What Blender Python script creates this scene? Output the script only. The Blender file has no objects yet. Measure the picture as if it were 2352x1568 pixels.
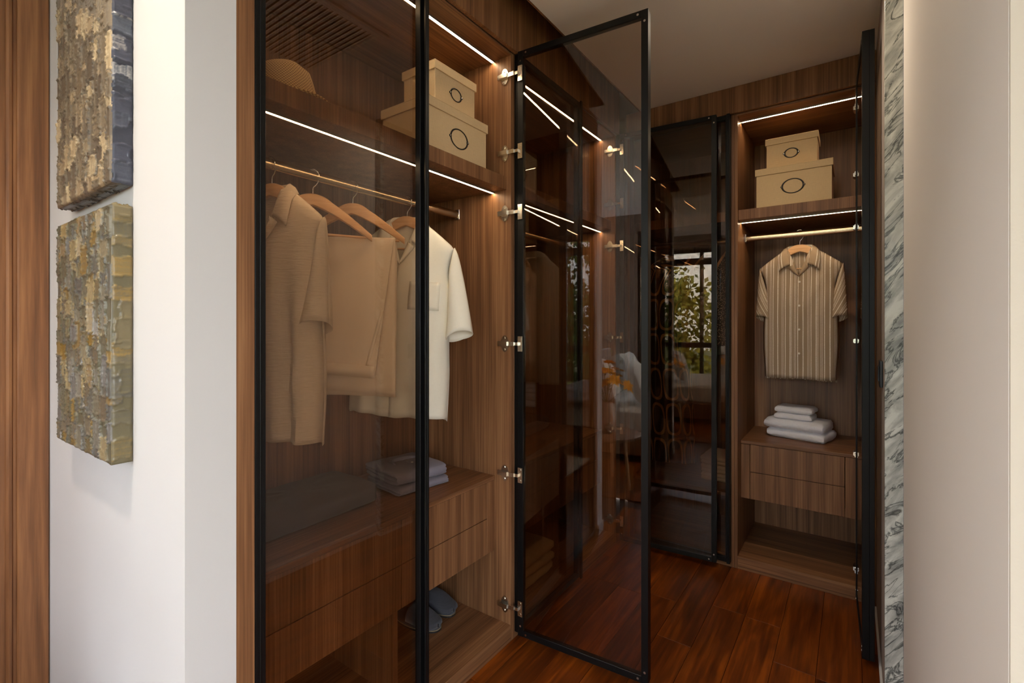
import bpy, bmesh, math, random
import numpy as np
from mathutils import Matrix, Vector

# ------------------------------------------------------------------ camera, sky, exposure
SC = bpy.context.scene
COL = SC.collection
PI = math.pi
YAW = 0.61586
cam_d = bpy.data.cameras.new('camera')
cam = bpy.data.objects.new('camera', cam_d)
COL.objects.link(cam)
cam.location = (1.093, -1.551, 1.25)
cam.rotation_euler = (PI / 2, 0, YAW)
cam_d.sensor_width = 36.0
cam_d.lens = 36.0 * 1105.6 / 2352
cam_d.shift_y = -43.0 / 2352
cam_d.clip_start = 0.01
SC.camera = cam

SC.view_settings.view_transform = 'Standard'
SC.view_settings.look = 'None'
SC.view_settings.gamma = 1.0
SC.view_settings.use_curve_mapping = False
SC.view_settings.exposure = 0.12
SC.cycles.use_denoising = True
SC.cycles.max_bounces = 14
SC.cycles.diffuse_bounces = 6
SC.cycles.glossy_bounces = 6
SC.cycles.transparent_max_bounces = 40
SC.cycles.caustics_reflective = False
SC.cycles.caustics_refractive = False
SC.cycles.sample_clamp_indirect = 6.0

SKY_STRENGTH = 1.35
DOWNLIGHT_W = 4.0
LED_EMIT = 40.0

wd = bpy.data.worlds.new('sky')
SC.world = wd
wd.use_nodes = True
wn = wd.node_tree
wn.nodes.clear()
w_out = wn.nodes.new('ShaderNodeOutputWorld')
w_bg = wn.nodes.new('ShaderNodeBackground')
w_sky = wn.nodes.new('ShaderNodeTexSky')
w_sky.sky_type = 'NISHITA'
w_sky.sun_disc = False
w_sky.sun_elevation = math.radians(48)
w_sky.sun_rotation = math.radians(40)
w_sky.air_density = 1.0
w_sky.dust_density = 3.0
w_tc = wn.nodes.new('ShaderNodeTexCoord')
w_noise = wn.nodes.new('ShaderNodeTexNoise')
w_noise.inputs['Scale'].default_value = 3.0
w_noise.inputs['Detail'].default_value = 3.0
w_ramp = wn.nodes.new('ShaderNodeValToRGB')
w_ramp.color_ramp.elements[0].position = 0.30
w_ramp.color_ramp.elements[1].position = 0.70
w_mix = wn.nodes.new('ShaderNodeMix')
w_mix.data_type = 'RGBA'
w_mix.inputs[7].default_value = (9.0, 9.3, 10.0, 1)
wn.links.new(w_tc.outputs['Generated'], w_noise.inputs['Vector'])
wn.links.new(w_noise.outputs['Fac'], w_ramp.inputs['Fac'])
wn.links.new(w_ramp.outputs['Color'], w_mix.inputs[0])
wn.links.new(w_sky.outputs['Color'], w_mix.inputs[6])
wn.links.new(w_mix.outputs[2], w_bg.inputs['Color'])
w_bg.inputs['Strength'].default_value = SKY_STRENGTH
wn.links.new(w_bg.outputs['Background'], w_out.inputs['Surface'])

rnd = random.Random(7)
npr = np.random.RandomState(11)

# ------------------------------------------------------------------ materials
def new_mat(name):
    m = bpy.data.materials.new(name)
    m.use_nodes = True
    nt = m.node_tree
    b = nt.nodes['Principled BSDF']
    return m, nt, b

def lin(r, g, b):
    def f(c):
        c /= 255.0
        return c / 12.92 if c <= 0.04045 else ((c + 0.055) / 1.055) ** 2.4
    return (f(r), f(g), f(b), 1.0)

def node(nt, kind, **kw):
    n = nt.nodes.new(kind)
    for k, v in kw.items():
        if k in n.inputs:
            n.inputs[k].default_value = v
        else:
            setattr(n, k, v)
    return n

def plain(name, col, rough=0.5, metal=0.0, spec=0.5, bump=0.0, bscale=200.0, emit=None, estr=0.0, var=0.0, sheen=0.0):
    m, nt, b = new_mat(name)
    b.inputs['Base Color'].default_value = col
    b.inputs['Roughness'].default_value = rough
    b.inputs['Metallic'].default_value = metal
    b.inputs['Specular IOR Level'].default_value = spec
    if sheen:
        b.inputs['Sheen Weight'].default_value = sheen
    if emit:
        b.inputs['Emission Color'].default_value = emit
        b.inputs['Emission Strength'].default_value = estr
    if bump or var:
        tc = node(nt, 'ShaderNodeTexCoord')
        nz = node(nt, 'ShaderNodeTexNoise', Scale=bscale, Detail=3.0)
        nt.links.new(tc.outputs['Object'], nz.inputs['Vector'])
        if bump:
            bp = node(nt, 'ShaderNodeBump', Strength=bump, Distance=0.002)
            nt.links.new(nz.outputs['Fac'], bp.inputs['Height'])
            nt.links.new(bp.outputs['Normal'], b.inputs['Normal'])
        if var:
            mx = node(nt, 'ShaderNodeMix', data_type='RGBA')
            mx.inputs[6].default_value = tuple(c * (1 - var) for c in col[:3]) + (1,)
            mx.inputs[7].default_value = tuple(min(1, c * (1 + var)) for c in col[:3]) + (1,)
            nt.links.new(nz.outputs['Fac'], mx.inputs[0])
            nt.links.new(mx.outputs[2], b.inputs['Base Color'])
    return m

def wood(name, axis, dark, mid, light, across=(22.0, 170.0), along=(0.5, 2.2), rough=0.42, per_object=0.0, wave=0.35, bump=0.05, spec=0.35):
    m, nt, b = new_mat(name)
    tc = node(nt, 'ShaderNodeTexCoord')
    vec = tc.outputs['Object']
    if per_object:
        oi = node(nt, 'ShaderNodeObjectInfo')
        mu = node(nt, 'ShaderNodeVectorMath', operation='SCALE')
        cb = node(nt, 'ShaderNodeCombineXYZ')
        for k in range(3):
            nt.links.new(oi.outputs['Random'], cb.inputs[k])
        nt.links.new(cb.outputs[0], mu.inputs[0])
        mu.inputs['Scale'].default_value = 37.0
        ad = node(nt, 'ShaderNodeVectorMath', operation='ADD')
        nt.links.new(vec, ad.inputs[0])
        nt.links.new(mu.outputs[0], ad.inputs[1])
        vec = ad.outputs[0]
    outs = []
    for k in range(2):
        mp = node(nt, 'ShaderNodeMapping')
        sc = [across[k]] * 3
        sc['xyz'.index(axis)] = along[k]
        mp.inputs['Scale'].default_value = sc
        nt.links.new(vec, mp.inputs['Vector'])
        nz = node(nt, 'ShaderNodeTexNoise', Scale=1.0, Detail=5.0 if k else 3.0, Roughness=0.6, Distortion=wave if k == 0 else 0.1)
        nt.links.new(mp.outputs[0], nz.inputs['Vector'])
        outs.append(nz.outputs['Fac'])
    mx = node(nt, 'ShaderNodeMix', data_type='FLOAT')
    mx.inputs[0].default_value = 0.52
    nt.links.new(outs[0], mx.inputs[2])
    nt.links.new(outs[1], mx.inputs[3])
    rp = node(nt, 'ShaderNodeValToRGB')
    e = rp.color_ramp.elements
    e[0].position = 0.34
    e[0].color = dark
    e[1].position = 0.66
    e[1].color = light
    en = e.new(0.5)
    en.color = mid
    nt.links.new(mx.outputs[0], rp.inputs['Fac'])
    colo = rp.outputs['Color']
    if per_object:
        hs = node(nt, 'ShaderNodeHueSaturation')
        mr = node(nt, 'ShaderNodeMapRange')
        mr.inputs['To Min'].default_value = 1 - per_object
        mr.inputs['To Max'].default_value = 1 + per_object
        nt.links.new(oi.outputs['Random'], mr.inputs['Value'])
        nt.links.new(mr.outputs[0], hs.inputs['Value'])
        nt.links.new(colo, hs.inputs['Color'])
        colo = hs.outputs['Color']
    nt.links.new(colo, b.inputs['Base Color'])
    b.inputs['Roughness'].default_value = rough
    b.inputs['Specular IOR Level'].default_value = spec
    if bump:
        bp = node(nt, 'ShaderNodeBump', Strength=bump, Distance=0.001)
        nt.links.new(outs[1], bp.inputs['Height'])
        nt.links.new(bp.outputs['Normal'], b.inputs['Normal'])
    return m

def fabric(name, col, scale=(900, 900), bump=0.25, var=0.12, crinkle=0.0, rough=0.92):
    """woven cloth: two crossed thread noises in the object's own space"""
    m, nt, b = new_mat(name)
    tc = node(nt, 'ShaderNodeTexCoord')
    fs = []
    for k in range(2):
        mp = node(nt, 'ShaderNodeMapping')
        mp.inputs['Scale'].default_value = (scale[0], scale[0], 40) if k == 0 else (40, 40, scale[1])
        nt.links.new(tc.outputs['Object'], mp.inputs['Vector'])
        nz = node(nt, 'ShaderNodeTexNoise', Scale=1.0, Detail=2.0)
        nt.links.new(mp.outputs[0], nz.inputs['Vector'])
        fs.append(nz.outputs['Fac'])
    ad = node(nt, 'ShaderNodeMath', operation='ADD')
    nt.links.new(fs[0], ad.inputs[0])
    nt.links.new(fs[1], ad.inputs[1])
    h = ad.outputs[0]
    mr = node(nt, 'ShaderNodeMapRange')
    mr.inputs['From Min'].default_value = 0.6
    mr.inputs['From Max'].default_value = 1.4
    nt.links.new(h, mr.inputs['Value'])
    mx = node(nt, 'ShaderNodeMix', data_type='RGBA')
    mx.inputs[6].default_value = tuple(c * (1 - var) for c in col[:3]) + (1,)
    mx.inputs[7].default_value = tuple(min(1, c * (1 + var)) for c in col[:3]) + (1,)
    nt.links.new(mr.outputs[0], mx.inputs[0])
    nt.links.new(mx.outputs[2], b.inputs['Base Color'])
    bp = node(nt, 'ShaderNodeBump', Strength=bump, Distance=0.0008)
    nt.links.new(h, bp.inputs['Height'])
    nrm = bp.outputs['Normal']
    if crinkle:
        mp = node(nt, 'ShaderNodeMapping')
        mp.inputs['Scale'].default_value = (28, 28, 210)
        nt.links.new(tc.outputs['Object'], mp.inputs['Vector'])
        nz = node(nt, 'ShaderNodeTexNoise', Scale=1.0, Detail=3.0, Distortion=0.6)
        nt.links.new(mp.outputs[0], nz.inputs['Vector'])
        bp2 = node(nt, 'ShaderNodeBump', Strength=crinkle, Distance=0.004)
        nt.links.new(nz.outputs['Fac'], bp2.inputs['Height'])
        nt.links.new(nrm, bp2.inputs['Normal'])
        nrm = bp2.outputs['Normal']
    nt.links.new(nrm, b.inputs['Normal'])
    b.inputs['Roughness'].default_value = rough
    b.inputs['Specular IOR Level'].default_value = 0.2
    b.inputs['Sheen Weight'].default_value = 0.15
    return m

WD, WM, WL = lin(88, 57, 36), lin(128, 88, 58), lin(164, 119, 82)
M = {}
M['wood_z'] = wood('walnut_grain_upright', 'z', WD, WM, WL)
M['wood_x'] = wood('walnut_grain_lengthwise', 'x', WD, WM, WL)
M['wood_door'] = wood('oak_casing', 'z', lin(84, 54, 34), lin(122, 81, 51), lin(152, 106, 68), across=(14.0, 60.0), wave=1.2)
M['wood_hanger'] = wood('beech_hanger', 'x', lin(204, 154, 106), lin(218, 170, 122), lin(230, 186, 140), across=(60.0, 220.0), along=(6.0, 12.0), rough=0.35)
M['floor'] = wood('stained_floor', 'y', lin(62, 25, 6), lin(104, 48, 9), lin(146, 74, 16), across=(7.0, 60.0), along=(1.1, 2.6), rough=0.32, per_object=0.28, wave=1.5, bump=0.08, spec=0.4)
M['floor_gap'] = plain('floor_joint', lin(52, 22, 8), 0.6)
M['white'] = plain('white_paint', lin(206, 205, 206), 0.7, spec=0.2, bump=0.04, bscale=500)
M['greywall_shaded'] = plain('pale_grey_paint_shaded', lin(176, 166, 160), 0.7, spec=0.2, bump=0.05, bscale=350)  # same paint as the reveal, with the closet wall's shade put into the colour
M['taupe_wall'] = plain('taupe_paint', lin(140, 122, 108), 0.7, spec=0.2)
M['cream_wall'] = plain('cream_paint', lin(196, 188, 176), 0.7, spec=0.2, bump=0.1, bscale=250)
M['bright_white'] = plain('bedroom_white_paint', lin(242, 240, 238), 0.7, spec=0.2)
M['greywall'] = plain('pale_grey_paint', lin(240, 236, 233), 0.7, spec=0.2, bump=0.05, bscale=350)
M['ceiling'] = plain('ceiling_paint', lin(246, 242, 238), 0.8, spec=0.1)
M['black'] = plain('black_anodised_frame', lin(12, 12, 13), 0.38, metal=0.0, spec=0.28)
M['chrome'] = plain('polished_nickel', lin(226, 220, 208), 0.24, metal=1.0)
M['brass'] = plain('brushed_champagne_metal', lin(206, 186, 156), 0.22, metal=1.0)
M['steel'] = plain('bright_steel_wire', lin(210, 208, 204), 0.18, metal=1.0)
M['darkmetal'] = plain('aged_dark_metal', lin(46, 42, 40), 0.45, metal=0.6)
M['led'] = plain('led_strip_glow', lin(255, 230, 190), 0.5, emit=(1.0, 0.76, 0.48, 1), estr=LED_EMIT)
M['alu'] = plain('aluminium_channel', lin(150, 140, 128), 0.4, metal=0.8)
M['linen_box'] = fabric('linen_box_cloth', lin(216, 188, 146), (700, 700), 0.3, 0.08)
M['cream'] = fabric('cream_cotton', lin(240, 234, 218), (1400, 1400), 0.12, 0.03)
M['beige_crinkle'] = fabric('beige_crinkle_cotton', lin(218, 198, 174), (900, 500), 0.2, 0.08, crinkle=0.55)
M['tan_trouser'] = fabric('tan_twill', lin(234, 214, 190), (1400, 1400), 0.12, 0.03)
M['bluegrey'] = fabric('blue_grey_cotton', lin(130, 125, 138), (1200, 1200), 0.15, 0.06)
M['charcoal'] = fabric('charcoal_wool', lin(82, 76, 76), (500, 500), 0.4, 0.2)
M['slipper'] = fabric('slate_felt', lin(76, 77, 84), (600, 600), 0.4, 0.18)
M['rubber'] = plain('dark_rubber_sole', lin(34, 30, 28), 0.6)
M['solewelt'] = plain('tan_sole_edge', lin(150, 134, 104), 0.6)
M['white_towel'] = fabric('white_terry', lin(236, 234, 238), (420, 420), 0.6, 0.05)
M['sand_towel'] = fabric('sand_linen', lin(206, 184, 150), (420, 420), 0.5, 0.1)
M['pale_linen'] = fabric('pale_linen', lin(228, 216, 198), (420, 420), 0.4, 0.06)
M['brown_cloth'] = fabric('rust_brown_cloth', lin(126, 78, 48), (800, 800), 0.2, 0.12)
M['olive_cloth'] = fabric('olive_cloth', lin(126, 106, 70), (800, 800), 0.2, 0.12)
M['button'] = plain('pearl_button', lin(226, 216, 200), 0.3)
M['tag'] = plain('dark_label_cloth', lin(60, 52, 48), 0.9)
M['switch'] = plain('dark_switch_plastic', lin(40, 42, 48), 0.35)
M['ceramic'] = plain('matt_vase_glaze', lin(176, 150, 128), 0.3, spec=0.5)
M['petal'] = plain('orange_yellow_petal', lin(244, 172, 36), 0.6)
M['leaf'] = plain('green_leaf', lin(88, 112, 52), 0.6)
M['bedlinen'] = fabric('white_bed_linen', lin(232, 226, 220), (300, 300), 0.2, 0.03)
M['throw'] = fabric('grey_throw', lin(140, 134, 128), (300, 300), 0.3, 0.08)
M['bark'] = plain('bark', lin(86, 70, 54), 0.9, bump=0.4, bscale=30)
M['ground'] = plain('garden_ground', lin(92, 96, 56), 0.95, var=0.3, bscale=2)
M['frame_dark'] = plain('dark_window_frame', lin(34, 30, 28), 0.4)

def make_glass(name, tint, ior=1.5):
    m = bpy.data.materials.new(name)
    m.use_nodes = True
    nt = m.node_tree
    nt.nodes.clear()
    o = node(nt, 'ShaderNodeOutputMaterial')
    t = node(nt, 'ShaderNodeBsdfTransparent')
    t.inputs['Color'].default_value = tint
    g = node(nt, 'ShaderNodeBsdfGlossy')
    g.inputs['Roughness'].default_value = 0.0
    fr = node(nt, 'ShaderNodeFresnel', IOR=ior)
    mx = node(nt, 'ShaderNodeMixShader')
    geo = node(nt, 'ShaderNodeNewGeometry')
    # the pane is a closed box: use the outward facing normal so both faces mirror alike
    fl = node(nt, 'ShaderNodeVectorMath', operation='SCALE')
    mr = node(nt, 'ShaderNodeMapRange')
    nt.links.new(fr.outputs[0], mx.inputs[0])
    nt.links.new(t.outputs[0], mx.inputs[1])
    nt.links.new(g.outputs[0], mx.inputs[2])
    nt.links.new(mx.outputs[0], o.inputs['Surface'])
    nt.nodes.remove(fl)
    nt.nodes.remove(mr)
    # Fresnel flips its index on back faces (total reflection inside); pick the index by facing
    sel = node(nt, 'ShaderNodeMix', data_type='FLOAT')
    sel.inputs[2].default_value = ior
    sel.inputs[3].default_value = 1.0 / ior
    nt.links.new(geo.outputs['Backfacing'], sel.inputs[0])
    nt.links.new(sel.outputs[0], fr.inputs['IOR'])
    return m

M['smoke_glass'] = make_glass('bronze_tinted_glass', (0.81, 0.745, 0.675, 1), 1.7)
M['window_glass'] = make_glass('clear_glass', (0.98, 0.99, 0.98, 1), 1.3)

# marble
def make_marble():
    m, nt, b = new_mat('grey_veined_marble')
    tc = node(nt, 'ShaderNodeTexCoord')
    m0 = node(nt, 'ShaderNodeMapping')
    m0.inputs['Rotation'].default_value = (0, math.radians(52), 0)
    nt.links.new(tc.outputs['Object'], m0.inputs['Vector'])
    mp = node(nt, 'ShaderNodeMapping')
    mp.inputs['Scale'].default_value = (6.0, 6.0, 22.0)
    nt.links.new(m0.outputs[0], mp.inputs['Vector'])
    n1 = node(nt, 'ShaderNodeTexNoise', Scale=1.0, Detail=8.0, Roughness=0.62, Distortion=0.6)
    nt.links.new(mp.outputs[0], n1.inputs['Vector'])
    r1 = node(nt, 'ShaderNodeValToRGB')
    e = r1.color_ramp.elements
    e[0].position = 0.36
    e[0].color = lin(140, 144, 142)
    e[1].position = 0.60
    e[1].color = lin(226, 230, 224)
    nt.links.new(n1.outputs['Fac'], r1.inputs['Fac'])
    n2 = node(nt, 'ShaderNodeTexNoise', Scale=0.9, Detail=8.0, Roughness=0.6, Distortion=0.8)
    nt.links.new(mp.outputs[0], n2.inputs['Vector'])
    sb = node(nt, 'ShaderNodeMath', operation='SUBTRACT')
    sb.inputs[1].default_value = 0.5
    ab = node(nt, 'ShaderNodeMath', operation='ABSOLUTE')
    nt.links.new(n2.outputs['Fac'], sb.inputs[0])
    nt.links.new(sb.outputs[0], ab.inputs[0])
    r2 = node(nt, 'ShaderNodeValToRGB')
    e = r2.color_ramp.elements
    e[0].position = 0.0
    e[0].color = lin(104, 108, 110)
    e[1].position = 0.03
    e[1].color = (1, 1, 1, 1)
    nt.links.new(ab.outputs[0], r2.inputs['Fac'])
    mx = node(nt, 'ShaderNodeMix', data_type='RGBA', blend_type='MULTIPLY')
    mx.inputs[0].default_value = 1.0
    nt.links.new(r1.outputs['Color'], mx.inputs[6])
    nt.links.new(r2.outputs['Color'], mx.inputs[7])
    nt.links.new(mx.outputs[2], b.inputs['Base Color'])
    b.inputs['Roughness'].default_value = 0.25
    return m
M['marble'] = make_marble()

# striped shirt cloth: stripes run along v of the uv map
def make_stripes():
    m, nt, b = new_mat('taupe_striped_cotton')
    uv = node(nt, 'ShaderNodeUVMap')
    sx = node(nt, 'ShaderNodeSeparateXYZ')
    nt.links.new(uv.outputs[0], sx.inputs[0])
    acc = None
    for period, off, width in ((0.058, 0.004, 0.055), (0.058, 0.013, 0.030), (0.058, 0.019, 0.030), (0.058, 0.040, 0.075), (0.116, 0.032, 0.018)):
        a = node(nt, 'ShaderNodeMath', operation='ADD')
        a.inputs[1].default_value = off + 10 * period
        nt.links.new(sx.outputs[0], a.inputs[0])
        d = node(nt, 'ShaderNodeMath', operation='DIVIDE')
        d.inputs[1].default_value = period
        nt.links.new(a.outputs[0], d.inputs[0])
        f = node(nt, 'ShaderNodeMath', operation='FRACT')
        nt.links.new(d.outputs[0], f.inputs[0])
        l = node(nt, 'ShaderNodeMath', operation='LESS_THAN')
        l.inputs[1].default_value = width
        nt.links.new(f.outputs[0], l.inputs[0])
        if acc is None:
            acc = l.outputs[0]
        else:
            mxx = node(nt, 'ShaderNodeMath', operation='MAXIMUM')
            nt.links.new(acc, mxx.inputs[0])
            nt.links.new(l.outputs[0], mxx.inputs[1])
            acc = mxx.outputs[0]
    tc = node(nt, 'ShaderNodeTexCoord')
    nz = node(nt, 'ShaderNodeTexNoise', Scale=420.0, Detail=2.0)
    nt.links.new(tc.outputs['Object'], nz.inputs['Vector'])
    mu = node(nt, 'ShaderNodeMath', operation='MULTIPLY')
    nt.links.new(acc, mu.inputs[0])
    nt.links.new(nz.outputs['Fac'], mu.inputs[1])
    mx = node(nt, 'ShaderNodeMix', data_type='RGBA')
    mx.inputs[6].default_value = lin(168, 145, 120)
    mx.inputs[7].default_value = lin(250, 240, 224)
    nt.links.new(mu.outputs[0], mx.inputs[0])
    m2 = node(nt, 'ShaderNodeMath', operation='MULTIPLY')
    m2.inputs[1].default_value = 1.7
    nt.links.new(mu.outputs[0], m2.inputs[0])
    nt.links.new(m2.outputs[0], mx.inputs[0])
    nt.links.new(mx.outputs[2], b.inputs['Base Color'])
    bp = node(nt, 'ShaderNodeBump', Strength=0.3, Distance=0.001)
    nt.links.new(nz.outputs['Fac'], bp.inputs['Height'])
    nt.links.new(bp.outputs['Normal'], b.inputs['Normal'])
    b.inputs['Roughness'].default_value = 0.95
    b.inputs['Specular IOR Level'].default_value = 0.15
    return m
M['stripes'] = make_stripes()

# black dress cloth with interlocking tan ogee links
def make_ogee():
    m, nt, b = new_mat('black_ogee_print')
    uv = node(nt, 'ShaderNodeUVMap')
    mp = node(nt, 'ShaderNodeMapping')
    mp.inputs['Scale'].default_value = (2 * PI / 0.120, 2 * PI / 0.42, 1)
    nt.links.new(uv.outputs[0], mp.inputs['Vector'])
    sx = node(nt, 'ShaderNodeSeparateXYZ')
    nt.links.new(mp.outputs[0], sx.inputs[0])
    c = []
    for k in range(2):
        cs = node(nt, 'ShaderNodeMath', operation='COSINE')
        nt.links.new(sx.outputs[k], cs.inputs[0])
        c.append(cs.outputs[0])
    ml = node(nt, 'ShaderNodeMath', operation='MULTIPLY')
    nt.links.new(c[0], ml.inputs[0])
    nt.links.new(c[1], ml.inputs[1])
    ab = node(nt, 'ShaderNodeMath', operation='ABSOLUTE')
    nt.links.new(ml.outputs[0], ab.inputs[0])
    rp = node(nt, 'ShaderNodeValToRGB')
    rp.color_ramp.interpolation = 'CONSTANT'
    e = rp.color_ramp.elements
    e[0].position = 0.0
    e[0].color = lin(20, 17, 15)
    e[1].position = 0.13
    e[1].color = lin(170, 136, 94)
    x = e.new(0.34)
    x.color = lin(20, 17, 15)
    nt.links.new(ab.outputs[0], rp.inputs['Fac'])
    nt.links.new(rp.outputs['Color'], b.inputs['Base Color'])
    b.inputs['Roughness'].default_value = 0.8
    return m
M['ogee'] = make_ogee()

def make_speckle():
    m, nt, b = new_mat('dark_speckled_print')
    tc = node(nt, 'ShaderNodeTexCoord')
    v = node(nt, 'ShaderNodeTexVoronoi', Scale=130.0)
    nt.links.new(tc.outputs['Object'], v.inputs['Vector'])
    rp = node(nt, 'ShaderNodeValToRGB')
    rp.color_ramp.elements[0].position = 0.25
    rp.color_ramp.elements[0].color = lin(196, 176, 156)
    rp.color_ramp.elements[1].position = 0.4
    rp.color_ramp.elements[1].color = lin(52, 40, 34)
    nt.links.new(v.outputs['Distance'], rp.inputs['Fac'])
    nt.links.new(rp.outputs['Color'], b.inputs['Base Color'])
    b.inputs['Roughness'].default_value = 0.9
    return m
M['speckle'] = make_speckle()

def make_straw():
    m, nt, b = new_mat('woven_straw')
    uv = node(nt, 'ShaderNodeUVMap')
    mp = node(nt, 'ShaderNodeMapping')
    mp.inputs['Scale'].default_value = (260, 260, 1)
    nt.links.new(uv.outputs[0], mp.inputs['Vector'])
    ck = node(nt, 'ShaderNodeTexChecker', Scale=1.0)
    nt.links.new(mp.outputs[0], ck.inputs['Vector'])
    ck.inputs['Color1'].default_value = lin(236, 202, 146)
    ck.inputs['Color2'].default_value = lin(164, 122, 76)
    nt.links.new(ck.outputs['Color'], b.inputs['Base Color'])
    bp = node(nt, 'ShaderNodeBump', Strength=0.5, Distance=0.001)
    nt.links.new(ck.outputs['Fac'], bp.inputs['Height'])
    nt.links.new(bp.outputs['Normal'], b.inputs['Normal'])
    b.inputs['Roughness'].default_value = 0.8
    return m
M['straw'] = make_straw()

def make_paint():
    m, nt, b = new_mat('impasto_paint')
    at = node(nt, 'ShaderNodeAttribute', attribute_name='paint')
    nt.links.new(at.outputs['Color'], b.inputs['Base Color'])
    b.inputs['Roughness'].default_value = 0.32
    tc = node(nt, 'ShaderNodeTexCoord')
    nz = node(nt, 'ShaderNodeTexNoise', Scale=240.0, Detail=3.0)
    nt.links.new(tc.outputs['Object'], nz.inputs['Vector'])
    bp = node(nt, 'ShaderNodeBump', Strength=0.3, Distance=0.001)
    nt.links.new(nz.outputs['Fac'], bp.inputs['Height'])
    nt.links.new(bp.outputs['Normal'], b.inputs['Normal'])
    return m
M['paint'] = make_paint()

def make_foliage(name, c1, c2):
    m, nt, b = new_mat(name)
    gi = node(nt, 'ShaderNodeNewGeometry')
    mx = node(nt, 'ShaderNodeMix', data_type='RGBA')
    mx.inputs[6].default_value = c1
    mx.inputs[7].default_value = c2
    nt.links.new(gi.outputs['Random Per Island'], mx.inputs[0])
    nt.links.new(mx.outputs[2], b.inputs['Base Color'])
    b.inputs['Roughness'].default_value = 0.7
    return m
M['foliage_a'] = make_foliage('tree_leaves_yellow_green', lin(128, 136, 44), lin(188, 178, 70))
M['foliage_b'] = make_foliage('tree_leaves_dark_green', lin(60, 88, 40), lin(112, 136, 60))

# ------------------------------------------------------------------ mesh helpers
class MB:
    def __init__(s):
        s.v, s.f, s.uv, s.has_uv = [], [], {}, False

    def box(s, x0, x1, y0, y1, z0, z1):
        b = len(s.v)
        s.v += [(x0, y0, z0), (x1, y0, z0), (x1, y1, z0), (x0, y1, z0), (x0, y0, z1), (x1, y0, z1), (x1, y1, z1), (x0, y1, z1)]
        s.f += [tuple(b + i for i in q) for q in ((0, 3, 2, 1), (4, 5, 6, 7), (0, 1, 5, 4), (1, 2, 6, 5), (2, 3, 7, 6), (3, 0, 4, 7))]
        return s

    def grid(s, P, cu=False, cv=False, uv=None):
        """P[i][j] points; cu/cv close the i/j direction; uv[i][j] optional"""
        b = len(s.v)
        n, m = len(P), len(P[0])
        for i in range(n):
            for j in range(m):
                s.v.append(tuple(P[i][j]))
                if uv is not None:
                    s.has_uv = True
                    s.uv[b + i * m + j] = uv[i][j]
        for i in range(n if cu else n - 1):
            for j in range(m if cv else m - 1):
                i2, j2 = (i + 1) % n, (j + 1) % m
                s.f.append((b + i * m + j, b + i * m + j2, b + i2 * m + j2, b + i2 * m + j))
        return s

    def cap(s, ring):
        b = len(s.v)
        s.v += [tuple(p) for p in ring]
        s.f.append(tuple(range(b, b + len(ring))))
        return s

    def tube(s, path, r, n=10, closed=False, caps=True):
        path = [Vector(p) for p in path]
        N = len(path)
        rr = r if isinstance(r, (list, tuple)) else [r] * N
        up = None
        rings = []
        for i in range(N):
            a = path[(i - 1) % N] if (closed or i > 0) else path[i]
            c = path[(i + 1) % N] if (closed or i < N - 1) else path[i]
            t = (c - a).normalized()
            if up is None:
                up = Vector((0, 0, 1)) if abs(t.z) < 0.9 else Vector((1, 0, 0))
            u = (up - t * up.dot(t)).normalized()
            w = t.cross(u)
            up = u
            rings.append([path[i] + (u * math.cos(2 * PI * k / n) + w * math.sin(2 * PI * k / n)) * rr[i] for k in range(n)])
        s.grid(rings, cu=closed, cv=True)
        if caps and not closed:
            s.cap(rings[0][::-1])
            s.cap(rings[-1])
        return s

    def lathe(s, prof, n=24, c=(0, 0), cap=True):
        rings = [[(c[0] + r * math.cos(2 * PI * k / n), c[1] + r * math.sin(2 * PI * k / n), z) for k in range(n)] for r, z in prof]
        s.grid(rings, cv=True)
        if cap:
            s.cap(rings[0][::-1])
            s.cap(rings[-1])
        return s

    def prism(s, outline, axis, a0, a1):
        """extrude a 2D outline along axis (the other two coordinates in cyclic order)"""
        def mk(p, a):
            return {'x': (a, p[0], p[1]), 'y': (p[0], a, p[1]), 'z': (p[0], p[1], a)}[axis]
        r0 = [mk(p, a0) for p in outline]
        r1 = [mk(p, a1) for p in outline]
        s.grid([r0, r1], cv=True)
        s.cap(r0[::-1])
        s.cap(r1)
        return s

    def xf(s, m, start=0):
        for i in range(start, len(s.v)):
            s.v[i] = tuple(m @ Vector(s.v[i]))
        return s

    def build(s, name, mat, parent=None, smooth=False, bevel=0.0, solid=0.0, subsurf=0, recalc=True):
        me = bpy.data.meshes.new(name)
        me.from_pydata(s.v, [], s.f)
        if s.has_uv:
            ul = me.uv_layers.new(name='UVMap')
            for lp in me.loops:
                ul.data[lp.index].uv = s.uv.get(lp.vertex_index, (0, 0))
        if recalc or bevel:
            bm = bmesh.new()
            bm.from_mesh(me)
            if recalc:
                bmesh.ops.recalc_face_normals(bm, faces=bm.faces)
            if bevel:
                bmesh.ops.bevel(bm, geom=list(bm.edges), offset=bevel, segments=1, affect='EDGES')
            bm.to_mesh(me)
            bm.free()
        me.materials.append(mat)
        if smooth:
            me.polygons.foreach_set('use_smooth', [True] * len(me.polygons))
        o = bpy.data.objects.new(name, me)
        COL.objects.link(o)
        if parent is not None:
            o.parent = parent
        if subsurf:
            md = o.modifiers.new('subsurf', 'SUBSURF')
            md.levels = md.render_levels = subsurf
        if solid:
            md = o.modifiers.new('solid', 'SOLIDIFY')
            md.thickness = solid
            md.offset = 0
        if smooth and not subsurf:
            try:
                me.set_sharp_from_angle(angle=math.radians(50))
            except Exception:
                pass
        return o

def tag(o, label=None, cat=None, group=None, kind=None):
    if label:
        o['label'] = label
    if cat:
        o['category'] = cat
    if group:
        o['group'] = group
    if kind:
        o['kind'] = kind
    return o

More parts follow.
